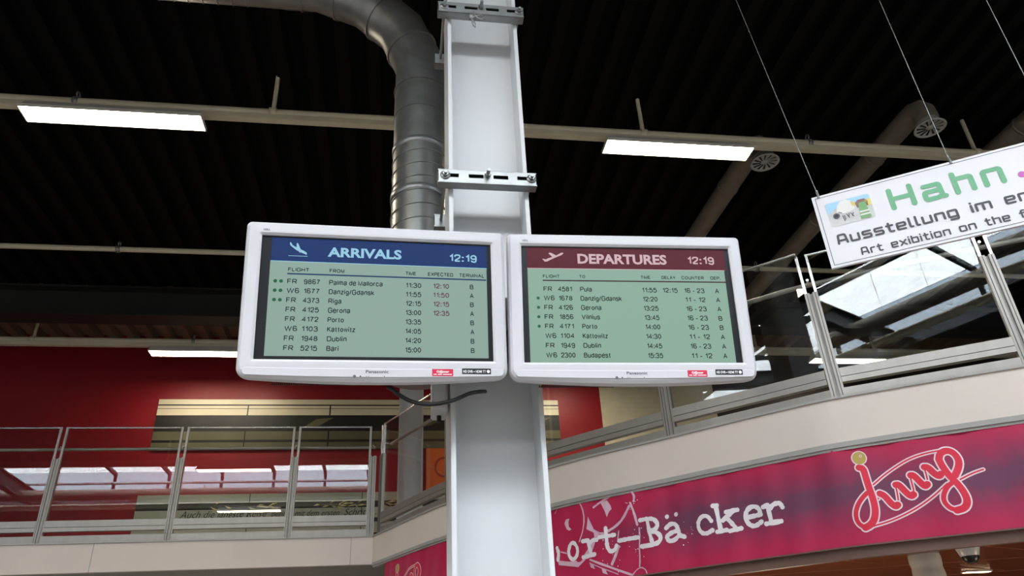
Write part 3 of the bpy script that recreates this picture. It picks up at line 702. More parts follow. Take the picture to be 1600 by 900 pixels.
def arrivals(t):
    mb = MB(); rect(mb, -.352, .352, -.192, .192, 'panel_black', sp(0))
    rect(mb, -.321, .337, .1105, .1855, 'arr_head', sp(.0004)); rect(mb, -.322, .3355, -.1805, .1105, 'arr_bg', sp(.0004)); rect(mb, -.321, .336, .1095, .1115, 'arr_light', sp(.0007))
    q = sp(.0010); q2 = sp(.0013)
    lettering(mb, 'ARRIVALS', -.156, .1312, .028, 'arr_light', q, x1=.0674, bold=.034); sans(mb, '12:19', .2146, .1295, .0245, 'arr_light', q, x1=.305, wt=.19)
    # landing aeroplane pictogram
    pt = lambda x, z: q(-.271 + x * .0560, .1276 + z * .0443)
    flat(mb, [(.04, .98), (.10, 1.0), (.19, .79), (.42, .62), (.75, .44), (.93, .30), (.97, .18), (.90, .16), (.72, .24), (.40, .44), (.14, .70), (.06, .80)], 'arr_light', pt)
    flat(mb, [(.40, .62), (.40, .95), (.46, .96), (.62, .52), (.60, .46)], 'arr_light', pt); flat(mb, [(.53, .32), (.60, .26), (.62, .30), (.58, .36)], 'arr_light', pt); flat(mb, [(.86, .20), (.90, .12), (.94, .14), (.92, .20)], 'arr_light', pt)
    rect(mb, 0, 1, 0, .035, 'arr_light', pt)
    for b, x0, x1 in (('FLIGHT', -.2695, -.2075), ('FROM', -.1487, -.104), ('TIME', .0802, .113), ('EXPECTED', .1495, .2286), ('TERMINAL', .2474, .3279)): sans(mb, b, x0, .079, .0118, 'arr_ink', q, x1=x1, wt=.19)
    rect(mb, -.271, .333, .0690, .0735, 'arr_rule', q)
    rows = [('FR', '9867', 'Palma de Mallorca', '11:30', '12:10', 'B', 2), ('W6', '1677', 'Danzig/Gdansk', '11:55', '11:50', 'A', 2), ('FR', '4373', 'Riga', '12:15', '12:15', 'B', 2), ('FR', '4125', 'Gerona', '13:00', '12:35', 'A', 0),
            ('FR', '4172', 'Porto', '13:35', '', 'B', 0), ('W6', '1103', 'Kattowitz', '14:05', '', 'A', 0), ('FR', '1948', 'Dublin', '14:20', '', 'B', 0), ('FR', '5215', 'Bari', '15:00', '', 'B', 0)]
    ends = {'Palma de Mallorca': .0115, 'Danzig/Gdansk': -.0135, 'Riga': -.1095, 'Gerona': -.083, 'Porto': -.101, 'Kattowitz': -.067, 'Dublin': -.091, 'Bari': -.113}
    for i, (a, n, c, tm, ex, tr, d) in enumerate(rows):
        z = .0398 - i * .02912; cap = .0155
        sans(mb, a, -.270, z, cap, 'arr_ink', q, x1=-.2415 if a == 'FR' else -.2335, wt=.17); sans(mb, n, -.222, z, cap, 'arr_ink', q, x1=-.1745, wt=.17)
        sans(mb, c, -.1483, z, cap, 'arr_ink', q, x1=ends[c], wt=.17); sans(mb, tm, .0805, z - .0012, cap, 'arr_ink', q, x1=.129, wt=.17)
        if ex: sans(mb, ex, .1645, z - .001, cap, 'arr_red', q, x1=.2155, wt=.17)
        sans(mb, tr, .2805, z - .0005, cap, 'arr_ink', q, x1=.2925, wt=.17)
        for k in range(d): disc(mb, (-.304 + .0165 * k, z + .0075), .0055, 'dot_green', q)
    mb.build('display', t)
def departures(t):
    mb = MB(); rect(mb, -.352, .352, -.199, .199, 'panel_black', sp(0))
    rect(mb, -.331, .336, .1195, .1930, 'dep_head', sp(.0004)); rect(mb, -.3305, .3285, -.1985, .1190, 'dep_bg', sp(.0004)); rect(mb, -.331, .330, .1185, .1205, 'dep_light', sp(.0007))
    q = sp(.0010)
    lettering(mb, 'DEPARTURES', -.164, .1395, .0318, 'dep_light', q, x1=.1355, bold=.034); sans(mb, '12:19', .2045, .141, .0268, 'dep_light', q, x1=.298, wt=.19)
    pt = lambda x, z: q(-.281 + x * .071, .1426 + z * .034)
    flat(mb, [(0, .28), (.05, .32), (.17, .25), (.26, .36), (.48, .52), (.30, .88), (.36, .98), (.46, .92), (.66, .68), (.90, .98), (.98, 1.0), (1.0, .90), (.92, .74), (.55, .40), (.22, .04), (.12, .02), (.08, .12)], 'dep_light', pt)
    for b, x0, x1 in (('FLIGHT', -.2812, -.2255), ('TO', -.1618, -.142), ('TIME', .0421, .075), ('DELAY', .1125, .1595), ('COUNTER', .1798, .2558), ('DEP.', .278, .313)): sans(mb, b, x0, .0865, .0112, 'dep_ink', q, x1=x1, wt=.19)
    rect(mb, -.282, .329, .0755, .0798, 'dep_rule', q)
    rows = [('FR', '4581', 'Pula', '11:55', '12:15', '16 - 23', 'A', 0), ('W6', '1678', 'Danzig/Gdansk', '12:20', '', '11 - 12', 'A', 1), ('FR', '4126', 'Gerona', '13:25', '', '16 - 23', 'A', 1), ('FR', '1856', 'Vilnius', '13:45', '', '16 - 23', 'B', 1),
            ('FR', '4171', 'Porto', '14:00', '', '16 - 23', 'B', 1), ('W6', '1104', 'Kattowitz', '14:30', '', '11 - 12', 'A', 0), ('FR', '1949', 'Dublin', '14:45', '', '16 - 23', 'A', 0), ('W6', '2300', 'Budapest', '15:35', '', '11 - 12', 'A', 0)]
    ends = {'Pula': -.122, 'Danzig/Gdansk': -.0262, 'Gerona': -.095, 'Vilnius': -.102, 'Porto': -.113, 'Kattowitz': -.081, 'Dublin': -.105, 'Budapest': -.076}
    for i, (a, n, c, tm, dl, cn, dp, d) in enumerate(rows):
        z = .0402 - i * .03153; cap = .0162
        sans(mb, a, -.2808, z, cap, 'dep_ink', q, x1=-.2525 if a == 'FR' else -.2455, wt=.17); sans(mb, n, -.2335, z, cap, 'dep_ink', q, x1=-.1880, wt=.17)
        sans(mb, c, -.1615, z, cap, 'dep_ink', q, x1=ends[c], wt=.17); sans(mb, tm, .0422, z - .0008, cap, 'dep_ink', q, x1=.0920, wt=.17)
        if dl: sans(mb, dl, .1111, z - .001, cap, 'dep_ink', q, x1=.1622, wt=.17)
        sans(mb, cn, .183, z - .0015, cap, 'dep_ink', q, x1=.2525, wt=.17); sans(mb, dp, .2878, z - .002, cap, 'dep_ink', q, x1=.3015, wt=.17)
        if d: disc(mb, (-.299, z + .0078), .0050, 'dot_green', q)
    mb.build('display', t)
LA, RA_ = (-.076, 2.0085, 2.6512), rot(.064, .1887, -.0255)
LB, RB_ = (.7228, 2.0292, 2.6654), rot(-.0566, .135, .0132)
tv = television(LA, RA_, .2350, -.2450, (-.1915, .1905), 'white framed screen with blue header listing arrivals'); arrivals(tv)
tv = television(LB, RB_, .2425, -.2520, (-.1980, .1975), 'white framed screen with dark red header listing departures'); departures(tv)
# carrying arm between column and screens
t = thing('screen_mount', 'grey steel carrying arm behind the two screens on the white column', 'mount', (.307, 2.25, 2.66))
mb = MB(); mb.bevbox(-.13, .13, -.022, -.002, -.12, .12, 'zinc', .003); mb.build('plate', t)
mb = MB(); mb.bevbox(-.54, .57, -.070, -.022, -.03, .03, 'zinc', .004); mb.build('arm', t)
# small junction box and loose cable under the screens
t = thing('junction_box', 'small white box fixed to the left of the column below the arrivals screen', 'box', (.098, 2.30, 2.395))
mb = MB(); mb.bevbox(0, .052, 0, .10, 0, .125, 'steel_white', .005); b_ = mb.build('body', t)
mb = MB(); mb.bevbox(.004, .048, -.006, .0, .008, .117, 'steel_white', .002); mb.build('lid', t)
mb = MB(); mb.tube([(.026, .05, 0), (.026, .05, -.022)], .008, 'black', 10); mb.build('cable_gland', t)
mb = MB()
cp = [(-.045, 2.13, 2.412), (-.030, 2.13, 2.405), (-.005, 2.13, 2.385), (.03, 2.13, 2.366), (.07, 2.13, 2.358), (.115, 2.13, 2.360), (.16, 2.13, 2.372), (.205, 2.13, 2.392), (.24, 2.14, 2.402), (.258, 2.16, 2.41)]
def cat3(P, n=6):
    out = []; Q = [P[0]] + P + [P[-1]]
    for i in range(1, len(Q) - 2):
        for k in range(n):
            t_ = k / n; out.append(tuple(.5 * (2 * Q[i][j] + (Q[i + 1][j] - Q[i - 1][j]) * t_ + (2 * Q[i - 1][j] - 5 * Q[i][j] + 4 * Q[i + 1][j] - Q[i + 2][j]) * t_ ** 2 + (3 * Q[i][j] - 3 * Q[i + 1][j] + Q[i + 2][j] - Q[i - 1][j]) * t_ ** 3) for j in range(3)))
    return out + [P[-1]]
mb.tube(cat3(cp), .0062, 'cable_black', 10)
tag(mb.build('cable'), 'black cable sagging in a loop below the arrivals screen in front of the column', 'cable')

# ------------------------------------------------------------------ glass railings
def hs(s): return 1.0 - .145 * min(1, max(0, s / 4.3))
def post_parts(root, c, tdir, h, single=False, bar='chrome', bw=.007):
    """sleeve with groove below, two slim frame bars above"""
    tx, ty = tdir; a = atan2(ty, tx); R_ = Matrix.Rotation(a, 3, 'Z')
    def bx(mb, x0, x1, y0, y1, z0, z1, m):
        q = MB(); q.bevbox(x0, x1, y0, y1, z0, z1, m, .002); mb.add([R_ @ Vector(v) + Vector((c[0], c[1], 0)) for v in q.v], q.f, m)
    mb = MB()
    bx(mb, -.036, -.008, -.016, .016, ST + .010, ST + .76 * h, 'alu'); bx(mb, .008, .036, -.016, .016, ST + .010, ST + .76 * h, 'alu'); bx(mb, -.009, .009, -.004, .010, ST + .010, ST + .755 * h, 'trim_grey')
    for gx in (-.022, .022): bx(mb, gx - .0018, gx + .0018, -.0168, -.015, ST + .012, ST + .755 * h, 'sign_dark')
    mb.build('post', root)
    for sgn in ((-1, 1) if not single else (-1,)):
        mb = MB()
        xx = sgn * .0275; bx(mb, xx - bw, xx + bw, -.009, .009, ST + .70 * h, ST + 1.055 * h, bar)
        mb.build('frame_bar', root)
def rail_bay(root, path, ha, hb, lean=0.):
    """one bay: glass, rails and kick plate swept along a plan path"""
    P = [Vector(p) for p in path]; N = len(P); acc = [0.]
    for p, q in zip(P, P[1:]): acc.append(acc[-1] + (q - p).length)
    nr = []
    for i in range(N):
        t = (P[min(N - 1, i + 1)] - P[max(0, i - 1)]).normalized(); nr.append(Vector((-t.y, t.x)))
    def sweep(mb, m, f0, f1, w0, w1, gap, fixed0=None):
        Ls = acc[-1]; u0, u1 = gap / Ls, 1 - gap / Ls; n = max(1, N - 1); v = []; f = []
        for k in range(n + 1):
            u = u0 + (u1 - u0) * k / n; d = u * Ls; i = 0
            while i < N - 2 and acc[i + 1] < d: i += 1
            w = (d - acc[i]) / (acc[i + 1] - acc[i]); c = P[i].lerp(P[i + 1], w); nn = nr[i].lerp(nr[i + 1], w); h = ha + (hb - ha) * u
            z0 = ST + (fixed0 if fixed0 is not None else f0 * h); z1 = ST + f1 * h
            for (wd, z) in ((w0, z0), (w1, z0), (w1, z1), (w0, z1)):
                q = c + nn * (wd + lean * (z - ST)); v.append((q.x, q.y, z))
        for side in range(4):            # each long side keeps its own vertices so the glass face shades as one smooth sheet
            a_, b_ = side, (side + 1) % 4
            vv = [v[4 * k + j] for k in range(n + 1) for j in (a_, b_)]
            mb.add(vv, [(2 * k, 2 * k + 1, 2 * k + 3, 2 * k + 2) for k in range(n)], m, True)
        mb.add(v[:4], [(3, 2, 1, 0)], m); mb.add(v[-4:], [(0, 1, 2, 3)], m)
    mb = MB(); sweep(mb, 'glass', .19, 1.05, -.004, .004, .030); mb.build('glass_pane', root, recalc=False)
    mb = MB(); sweep(mb, 'alu', .150, .205, -.020, .020, .036); sweep(mb, 'alu', .112, .146, -.020, .020, .036); sweep(mb, 'black', .144, .152, -.014, .014, .037); mb.build('bottom_rail', root)
    mb = MB(); sweep(mb, 'chrome', 1.05, 1.060, -.007, .007, .02); mb.build('top_trim', root)
    mb = MB(); sweep(mb, 'alu', 0, .076, -.016, .016, .03, fixed0=.012); mb.build('kick_plate', root)
YR = YL + .045
r1 = thing('glass_railing', 'straight glass and aluminium railing in front of the red wall at left', 'railing', (-3.0, YR, ST))
r1.location = (0, 0, 0)
XP = [-8.3, -7.25, -6.2, -5.16, -4.13, -3.087, -2.018, -.990, -.262]
for x in XP: post_parts(r1, (x, YR), (1, 0), 1.0, single=(x == XP[-1]), bar='alu', bw=.010)
for a, b in zip(XP, XP[1:]): rail_bay(r1, [(a, YR), (b, YR)], 1., 1., lean=.021)
mb = MB(); mb.tube([(XP[0], YR + .09, ST + .87), (XP[-1] + .02, YR + .09, ST + .87)], .015, 'alu', 12)
for x in XP: mb.tube([(x, YR + .09, ST + .87), (x, YR + .012, ST + .87)], .008, 'alu', 8)
mb.build('handrail', r1)
r2 = thing('glass_railing', 'curved glass and aluminium railing along the gallery above the bakery banner', 'railing', (0, 0, 0))
SP = [.05, 1.385, 2.36, 3.515, 4.505, 5.40, 6.4, 7.4, 8.4]
def tang(s):
    a, b = at_s(max(0, s - .05)), at_s(s + .05); l = hypot(b[0] - a[0], b[1] - a[1]); return ((b[0] - a[0]) / l, (b[1] - a[1]) / l)
for s in SP: post_parts(r2, at_s(s, -.045), tang(s), hs(s))
def hermite(a, b, ta, tb, n=14):
    L_ = hypot(b[0] - a[0], b[1] - a[1]); m0 = (cos(radians(ta)) * L_, sin(radians(ta)) * L_); m1 = (cos(radians(tb)) * L_, sin(radians(tb)) * L_); out = []
    for k in range(n + 1):
        t = k / n; h = (2 * t ** 3 - 3 * t * t + 1, t ** 3 - 2 * t * t + t, -2 * t ** 3 + 3 * t * t, t ** 3 - t * t)
        out.append(tuple(h[0] * a[j] + h[1] * m0[j] + h[2] * b[j] + h[3] * m1[j] for j in (0, 1)))
    return out
BAY_ANGLES = [(-64, -62), (-61, -58), (-52, -47), (-44.4, -44.4), (-31.7, -31.7), (-27, -25), (-24, -22), (-20, -18)]
for a, b, (ta, tb) in zip(SP, SP[1:], BAY_ANGLES): 
    rail_bay(r2, hermite(at_s(a, -.045), at_s(b, -.045), ta, tb), hs(a), hs(b), lean={-44.4: -.041, -31.7: .012}.get(ta, 0))
mb = MB(); hp = []
for k in range(61):
    s = SP[0] + (SP[-1] - SP[0]) * k / 60; p = at_s(s, -.13); hp.append((p[0], p[1], ST + .87 * hs(s)))
mb.tube(hp, .014, 'alu', 12)
for s in SP: p, q = at_s(s, -.13), at_s(s, -.055); mb.tube([(p[0], p[1], ST + .87 * hs(s)), (q[0], q[1], ST + .87 * hs(s))], .008, 'chrome', 8)
mb.build('handrail', r2)

# ------------------------------------------------------------------ bakery banner
BZ0, BZ1 = 2.118, 2.585
BS0, BS1 = .30, 8.6
ripple = lambda s, z: .004 * sin(s * 16 + z * 5) + .003 * sin(s * 37 - z * 9)
def bp(d):
    def f(s, z):
        p = at_s(min(max(s, BS0), BS1), .004 + d + ripple(s, z)); return (p[0], p[1], z)
    return f
mb = MB(); ns, nz = 330, 8; v = []; f = []; sv = []
for i in range(ns + 1):
    for j in range(nz + 1):
        s = BS0 + (BS1 - BS0) * i / ns; z = BZ0 + (BZ1 - BZ0) * j / nz; v.append(bp(0)(s, z)); sv.append((s, j / nz, 0.))
for i in range(ns):
    for j in range(nz): a = i * (nz + 1) + j; f.append((a, a + nz + 1, a + nz + 2, a + 1))
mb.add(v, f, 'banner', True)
LT = {}
LT['letters'] = [[(3.306,2.404),(3.312,2.333),(3.323,2.271)],[(3.258,2.414),(3.308,2.415),(3.349,2.408),(3.37,2.378),(3.356,2.351),(3.311,2.341)],[(3.311,2.341),(3.356,2.334),(3.379,2.303),(3.361,2.275),(3.316,2.267),(3.247,2.269)],[(3.414,2.347),(3.443,2.367),(3.477,2.361),(3.488,2.331),(3.491,2.296),(3.52,2.285)],[(3.487,2.324),(3.439,2.317),(3.408,2.299),(3.422,2.273),(3.459,2.275),(3.487,2.294)],[(3.428,2.408),(3.43,2.409)],[(3.488,2.411),(3.49,2.412)],[(3.696,2.343),(3.679,2.373),(3.641,2.375),(3.611,2.341),(3.619,2.294),(3.655,2.278),(3.694,2.293)],[(3.735,2.414),(3.737,2.348),(3.74,2.282)],[(3.718,2.419),(3.741,2.419)],[(3.719,2.281),(3.774,2.283)],[(3.836,2.378),(3.799,2.358),(3.76,2.335)],[(3.785,2.376),(3.852,2.377)],[(3.786,2.343),(3.81,2.311),(3.829,2.28)],[(3.791,2.275),(3.855,2.28)],[(3.895,2.33),(3.974,2.333)],[(3.974,2.333),(3.97,2.369),(3.934,2.384),(3.901,2.367),(3.886,2.332),(3.897,2.292),(3.93,2.278),(3.971,2.296)],[(4.02,2.372),(4.022,2.328),(4.023,2.284)],[(3.995,2.367),(4.022,2.372)],[(3.994,2.281),(4.074,2.283)],[(4.021,2.347),(4.052,2.373),(4.087,2.375),(4.095,2.351)],[(2.727,2.315),(2.746,2.356),(2.782,2.357),(2.809,2.316),(2.795,2.272),(2.757,2.257),(2.728,2.281),(2.727,2.315)],[(2.887,2.349),(2.895,2.308),(2.902,2.264)],[(2.842,2.262),(2.931,2.267)],[(2.898,2.334),(2.925,2.352),(2.954,2.346)],[(2.85,2.353),(2.89,2.353)],[(3.022,2.405),(3.021,2.346),(3.02,2.294),(3.037,2.267),(3.067,2.273),(3.081,2.297)],[(2.972,2.358),(3.074,2.359)],[(3.103,2.321),(3.168,2.322),(3.232,2.322)],[(2.64,2.344),(2.651,2.312),(2.642,2.273)]]
LT['sketch'] = [([(2.837,2.605),(2.872,2.551),(2.879,2.481),(2.859,2.41),(2.824,2.354)],0.006),([(2.948,2.54),(3.001,2.563),(3.069,2.582),(3.128,2.6),(3.179,2.595)],0.01),([(3.201,2.503),(3.146,2.439),(3.086,2.405),(3.036,2.386)],0.013),([(3.231,2.581),(3.243,2.556),(3.234,2.527)],0.01),([(3.211,2.521),(3.227,2.462),(3.237,2.392)],0.011),([(3.247,2.372),(3.243,2.321),(3.231,2.266),(3.225,2.198),(3.217,2.165)],0.008),([(2.891,2.241),(2.988,2.199),(3.077,2.16),(3.159,2.126)],0.01),([(2.885,2.224),(2.985,2.177),(3.074,2.138)],0.004),([(3.162,2.122),(3.196,2.151),(3.227,2.159),(3.254,2.144),(3.261,2.121)],0.005),([(3.039,2.199),(3.064,2.237),(3.095,2.29)],0.014),([(2.677,2.6),(2.637,2.557)],0.004),([(2.666,2.317),(2.707,2.304)],0.006),([(3.106,2.376),(3.09,2.317)],0.006)]
LT['fills'] = [[(2.757,2.505),(2.729,2.503),(2.715,2.481),(2.727,2.444),(2.745,2.433),(2.766,2.438),(2.747,2.455),(2.746,2.483)],[(3.001,2.56),(3.051,2.565),(3.071,2.531),(3.076,2.51),(3.059,2.499),(3.044,2.478),(3.038,2.466),(3.027,2.505)],[(2.904,2.491),(2.886,2.419),(2.934,2.392),(2.938,2.351),(2.976,2.359),(3.009,2.364),(3.027,2.381),(2.979,2.386),(2.937,2.411)],[(2.938,2.358),(2.896,2.318),(2.847,2.272),(2.738,2.25),(2.642,2.269),(2.644,2.242),(2.797,2.211),(2.871,2.255),(2.952,2.303),(3.006,2.341)],[(2.884,2.221),(2.912,2.211),(2.921,2.184),(2.89,2.198)],[(2.97,2.18),(2.993,2.173),(3.005,2.144),(2.974,2.156)]]
LT['thick'] = [[(4.508,2.481),(4.526,2.474),(4.527,2.436),(4.528,2.382),(4.533,2.328),(4.531,2.27),(4.515,2.226),(4.492,2.203),(4.465,2.193)],[(4.57,2.343),(4.587,2.332),(4.604,2.295),(4.62,2.274),(4.633,2.281)],[(4.65,2.375),(4.663,2.374),(4.684,2.333),(4.7,2.312),(4.714,2.32)],[(4.726,2.409),(4.74,2.407),(4.759,2.369),(4.772,2.35),(4.785,2.358)],[(4.795,2.439),(4.81,2.436),(4.827,2.403),(4.843,2.386),(4.855,2.396)],[(4.866,2.465),(4.871,2.429),(4.888,2.38),(4.916,2.333),(4.929,2.285),(4.926,2.252),(4.907,2.229),(4.872,2.223)],[(4.866,2.465),(4.878,2.493),(4.909,2.504),(4.937,2.49),(4.95,2.452),(4.938,2.416),(4.912,2.382)]]
LT['mid'] = [[(4.465,2.193),(4.438,2.216),(4.435,2.259),(4.457,2.303),(4.487,2.334),(4.513,2.353)],[(4.872,2.223),(4.844,2.238),(4.83,2.27),(4.839,2.303),(4.864,2.334),(4.887,2.348)]]
LT['thin'] = [[(4.552,2.39),(4.626,2.439),(4.726,2.484),(4.808,2.504),(4.889,2.507)],[(4.498,2.195),(4.593,2.213),(4.692,2.246),(4.791,2.296),(4.868,2.348)],[(4.923,2.359),(4.982,2.382),(5.035,2.393)],[(4.626,2.278),(4.64,2.29),(4.646,2.336),(4.648,2.377)],[(4.705,2.316),(4.72,2.331),(4.721,2.378),(4.722,2.41)],[(4.776,2.352),(4.791,2.368),(4.794,2.414),(4.792,2.439)],[(4.556,2.319),(4.563,2.339),(4.57,2.343)]]
LT['ball'] = (4.52,2.528)
LT['ballr'] = (4.553,2.523)
LT['ring'] = (4.529,2.537)
LT['ballleft'] = (0.579,2.499)
random.seed(5)
b1, b2, b3, b4 = bp(.0016), bp(.0024), bp(.0032), bp(.0040)
def dense(P, step=.03):
    out = [P[0]]
    for a, b in zip(P, P[1:]):
        n = max(1, int(hypot(b[0] - a[0], b[1] - a[1]) / step))
        out += [(a[0] + (b[0] - a[0]) * k / n, a[1] + (b[1] - a[1]) * k / n) for k in range(1, n + 1)]
    return out
for P in LT['fills']: flat(mb, P, 'ink_pink', b1)
for P, wd in LT['sketch']: ribbon(mb, dense(chaikin(P, 1)), wd * 1.25, 'ink_pink', b1, smooth=0, jag=.18, n=8)
for P in LT['letters']: ribbon(mb, dense(chaikin(P, 2) if len(P) > 2 else P, .012), .024, 'ink_white', b2, smooth=0, jag=.16, n=8)
for _ in range(60):                   # splatter round the worn lettering
    s, z = random.choice([(3.22, 2.30), (3.06, 2.25), (3.53, 2.34), (3.23, 2.5)]); disc(mb, (s + random.gauss(0, .03), z + random.gauss(0, .05)), random.uniform(.001, .004), 'ink_white', b2, 6)
def logo(ds, dz):
    sh = lambda P: [(p[0] + ds, p[1] + dz) for p in P]
    for P in LT['thin']: ribbon(mb, dense(chaikin(sh(P), 2), .015), .019, 'logo_white', b1, smooth=0)
    for P in LT['thin']: ribbon(mb, dense(chaikin(sh(P), 2), .015), .007, 'logo_red', b2, smooth=0)
    for P in LT['mid']: ribbon(mb, dense(chaikin(sh(P), 2), .015), .034, 'logo_white', b2, smooth=0)
    for P in LT['thick']: ribbon(mb, dense(chaikin(sh(P), 2), .015), .044, 'logo_white', b2, smooth=0)
    for P in LT['mid']: ribbon(mb, dense(chaikin(sh(P), 2), .015), .021, 'logo_red', b3, smooth=0)
    for P in LT['thick']: ribbon(mb, dense(chaikin(sh(P), 2), .015), .031, 'logo_red', b3, smooth=0)
    c = sh([LT['ball']])[0]; disc(mb, c, .037, 'logo_white', b2); disc(mb, c, .032, 'logo_gold', b3); c = sh([LT['ring']])[0]; disc(mb, c, .007, 'logo_white', b4, 12); disc(mb, c, .004, 'logo_gold', bp(.0046), 12)
logo(0, 0); logo(LT['ballleft'][0] - LT['ball'][0], LT['ballleft'][1] - LT['ball'][1])
bo = mb.build('banner', recalc=False)
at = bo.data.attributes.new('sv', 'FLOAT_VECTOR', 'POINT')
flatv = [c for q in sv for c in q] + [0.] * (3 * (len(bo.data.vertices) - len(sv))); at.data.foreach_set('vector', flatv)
tag(bo, 'long magenta fabric banner with white bakery lettering and looped red logo below the gallery', 'banner')
mb = MB(); curved_band(mb, BS0, BS1, BZ0 - .055, BZ0 + .012, -.02, -.06, 'rail_brown'); curved_band(mb, BS0, BS1, BZ0 - .006, BZ0 + .001, .010, -.02, 'rail_brown')
struct(mb.build('trim_3'))
mb = MB(); curved_band(mb, BS0, BS1, BZ0 - .05, SB + .03, -.06, -.09, 'shop_wall'); struct(mb.build('trim_4'))

# ------------------------------------------------------------------ bakery below
SF = 2.40
mb = MB(); p2 = [at_s(.3 + (SMAX - .3) * k / 60, -.09) for k in range(61)]
poly = p2 + [(X1, p2[-1][1]), (X1, YW - .02), (p2[0][0], YW - .02)]
mb.prism(poly, SF, SF + .03, 'soffit_brown')
for k in range(26):                   # bright joints of the ceiling panels
    for ang, o in ((.42, k * 1.5 - 6), (-.30, k * 1.9 - 2)):
        d = Vector((cos(ang), sin(ang))); n = Vector((-d.y, d.x)); c = Vector((4.5, 5.5)) + n * o * .6
        a, b = c - d * 2.2, c + d * 2.2
        if abs(o * .6) < 3.2 and min(a.y, b.y) > 4.2 and max(a.y, b.y) < 10: mb.obox((a.x, a.y), (b.x, b.y), .012, SF - .003, SF + .001, 'soffit_seam')
struct(mb.build('ceiling_shop'))
mb = MB(); mb.box(.2, X1, YW - .05, YW - .02, 0, SF, 'shop_wall'); struct(mb.build('wall_shop'))
mb = MB(); prof = []
for k in range(97): z = SF * k / 96; prof.append((.118 + .008 * abs(sin(z * 26)), z))
mb.lathe(prof, 'pillar_white', (4.37, 5.96, 0), 28); tag(mb.build('pillar'), 'white ribbed round pillar in the bakery under the magenta banner', 'pillar', kind='thing')
t = thing('dome_camera', 'white dome security camera on the brown bakery ceiling below the looped logo', 'camera', (4.38, 5.44, SF))
mb = MB(); mb.lathe([(0, 0), (.088, 0), (.086, -.03), (.066, -.088), (.060, -.092), (.056, -.088)], 'tv_white', n=28); mb.build('housing', t)
mb = MB(); mb.lathe([(.064, -.088), (.060, -.108), (.044, -.132), (.022, -.145), (0, -.148)], 'black_gloss', n=28); mb.build('dome', t)
def downlight(x, y, label, L_=.30):
    t = thing('ceiling_strip_light', label, 'light', (x, y, SF), 'strip lights in the bakery ceiling')
    mb = MB(); mb.bevbox(-L_ / 2, L_ / 2, -.05, .05, -.012, .0, 'lamp_body', .003); mb.build('frame', t)
    mb = MB(); mb.box(-L_ / 2 + .015, L_ / 2 - .015, -.035, .035, -.016, -.012, 'warm_light'); mb.build('tube', t)
    return t
d0 = downlight(5.83, 7.22, 'small lit strip light in the bakery ceiling at the lower right of the photo')
for x, y, lb in ((7.6, 6.2, 'lit strip light farther right in the bakery ceiling, outside the photo edge'), (2.9, 7.6, 'lit strip light in the bakery ceiling behind the banner lettering')):
    c = copy_tree(d0); c.location = (x, y, SF); c['label'] = lb
area('gallery_fill', (-2.5, 8.6, 2.55), 4.0, .6, 90, (1, .93, .84), (0, 0, 0))  # unseen area light, added so floor bounce brightens the grey soffit
for nm, loc in (('shop_fill_point', (5.5, 4.7, 1.25)), ('shop_fill_point', (3.2, 6.3, 1.25))):  # unseen fill points added to light the brown soffit, pillar and dome camera
    l = bpy.data.lights.new(nm, 'POINT'); l.energy = 28; l.color = (1, .80, .60); l.shadow_soft_size = .25
    o = bpy.data.objects.new(nm, l); COL.objects.link(o); o.location = loc
area('shop_fill_area', (6.3, 7.2, 2.2), 2.0, 1.2, 150, (1, .66, .42), (0, 0, 0))  # warm fill with no fixture, added to brighten the bakery soffit

# ------------------------------------------------------------------ hanging exhibition sign
SK = .74; SO = Vector((0, 0, 1.6)) + (Vector((2.107, 2.92, 3.348)) - Vector((0, 0, 1.6))) * SK; SE = Vector((.845, -.534, 0)).normalized(); SN = Vector((-SE.y, SE.x, 0)) * -1   # SN points to the viewer
if SN.dot(Vector((0, 0, 1.6)) - SO) < 0: SN = -SN
t = thing('hanging_sign', 'white exhibition sign with green heading hung on thin wires at the right', 'sign', tuple(SO))
def sg(d): return lambda u, v: tuple(SE * u * SK + SN * d + Vector((0, 0, v * SK)))
SW, SH = 1.75, .427
mb = MB()
def slab(u0, u1, v0, v1, d0, d1, m):
    P = [sg(d)(u, v) for d in (d0, d1) for u, v in ((u0, v0), (u1, v0), (u1, v1), (u0, v1))]
    mb.add(P, [(0, 1, 2, 3), (7, 6, 5, 4), (0, 4, 5, 1), (1, 5, 6, 2), (2, 6, 7, 3), (3, 7, 4, 0)], m)
slab(0, SW, 0, SH, -.006, .006, 'sign_white')
fr = [(.016, .014), (SW - .016, .014), (SW - .016, SH - .014), (.016, SH - .014)]
for a, b in zip(fr, fr[1:] + fr[:1]): ribbon(mb, [a, b], .0030, 'sign_dark', sg(.0066), smooth=0)
k1 = sg(.0072)
def rr(u0, u1, v0, v1, r, m, pl):
    flat(mb, [(x, z) for x, z in outline(u0, u1, v0, v1, r, r, 0, 5, 2)], m, pl)
rr(.052, .263, .226, .368, .010, 'pic_grey', k1)
k2, k3, k4 = sg(.0078), sg(.0084), sg(.0090)
flat(mb, [(.053, .300), (.100, .330), (.262, .325), (.262, .358), (.255, .366), (.062, .366), (.053, .360)], 'pic_sky', k2)
flat(mb, [(.095, .300), (.105, .340), (.125, .362), (.150, .366), (.172, .352), (.185, .325), (.180, .300), (.150, .288), (.115, .288)], 'pic_light', k3)
flat(mb, [(.170, .350), (.190, .335), (.190, .315), (.175, .318)], 'pic_yellow', k4); flat(mb, [(.235, .335), (.262, .340), (.262, .300), (.245, .300)], 'pic_yellow', k3)
disc(mb, (.090, .282), .016, 'pic_dark', k4); disc(mb, (.090, .282), .008, 'black', sg(.0096))
flat(mb, [(.188, .330), (.205, .345), (.235, .345), (.250, .325), (.245, .300), (.195, .300)], 'pic_brown', k3)
flat(mb, [(.205, .325), (.235, .328), (.240, .290), (.245, .232), (.195, .232), (.200, .290)], 'pic_green', k4)
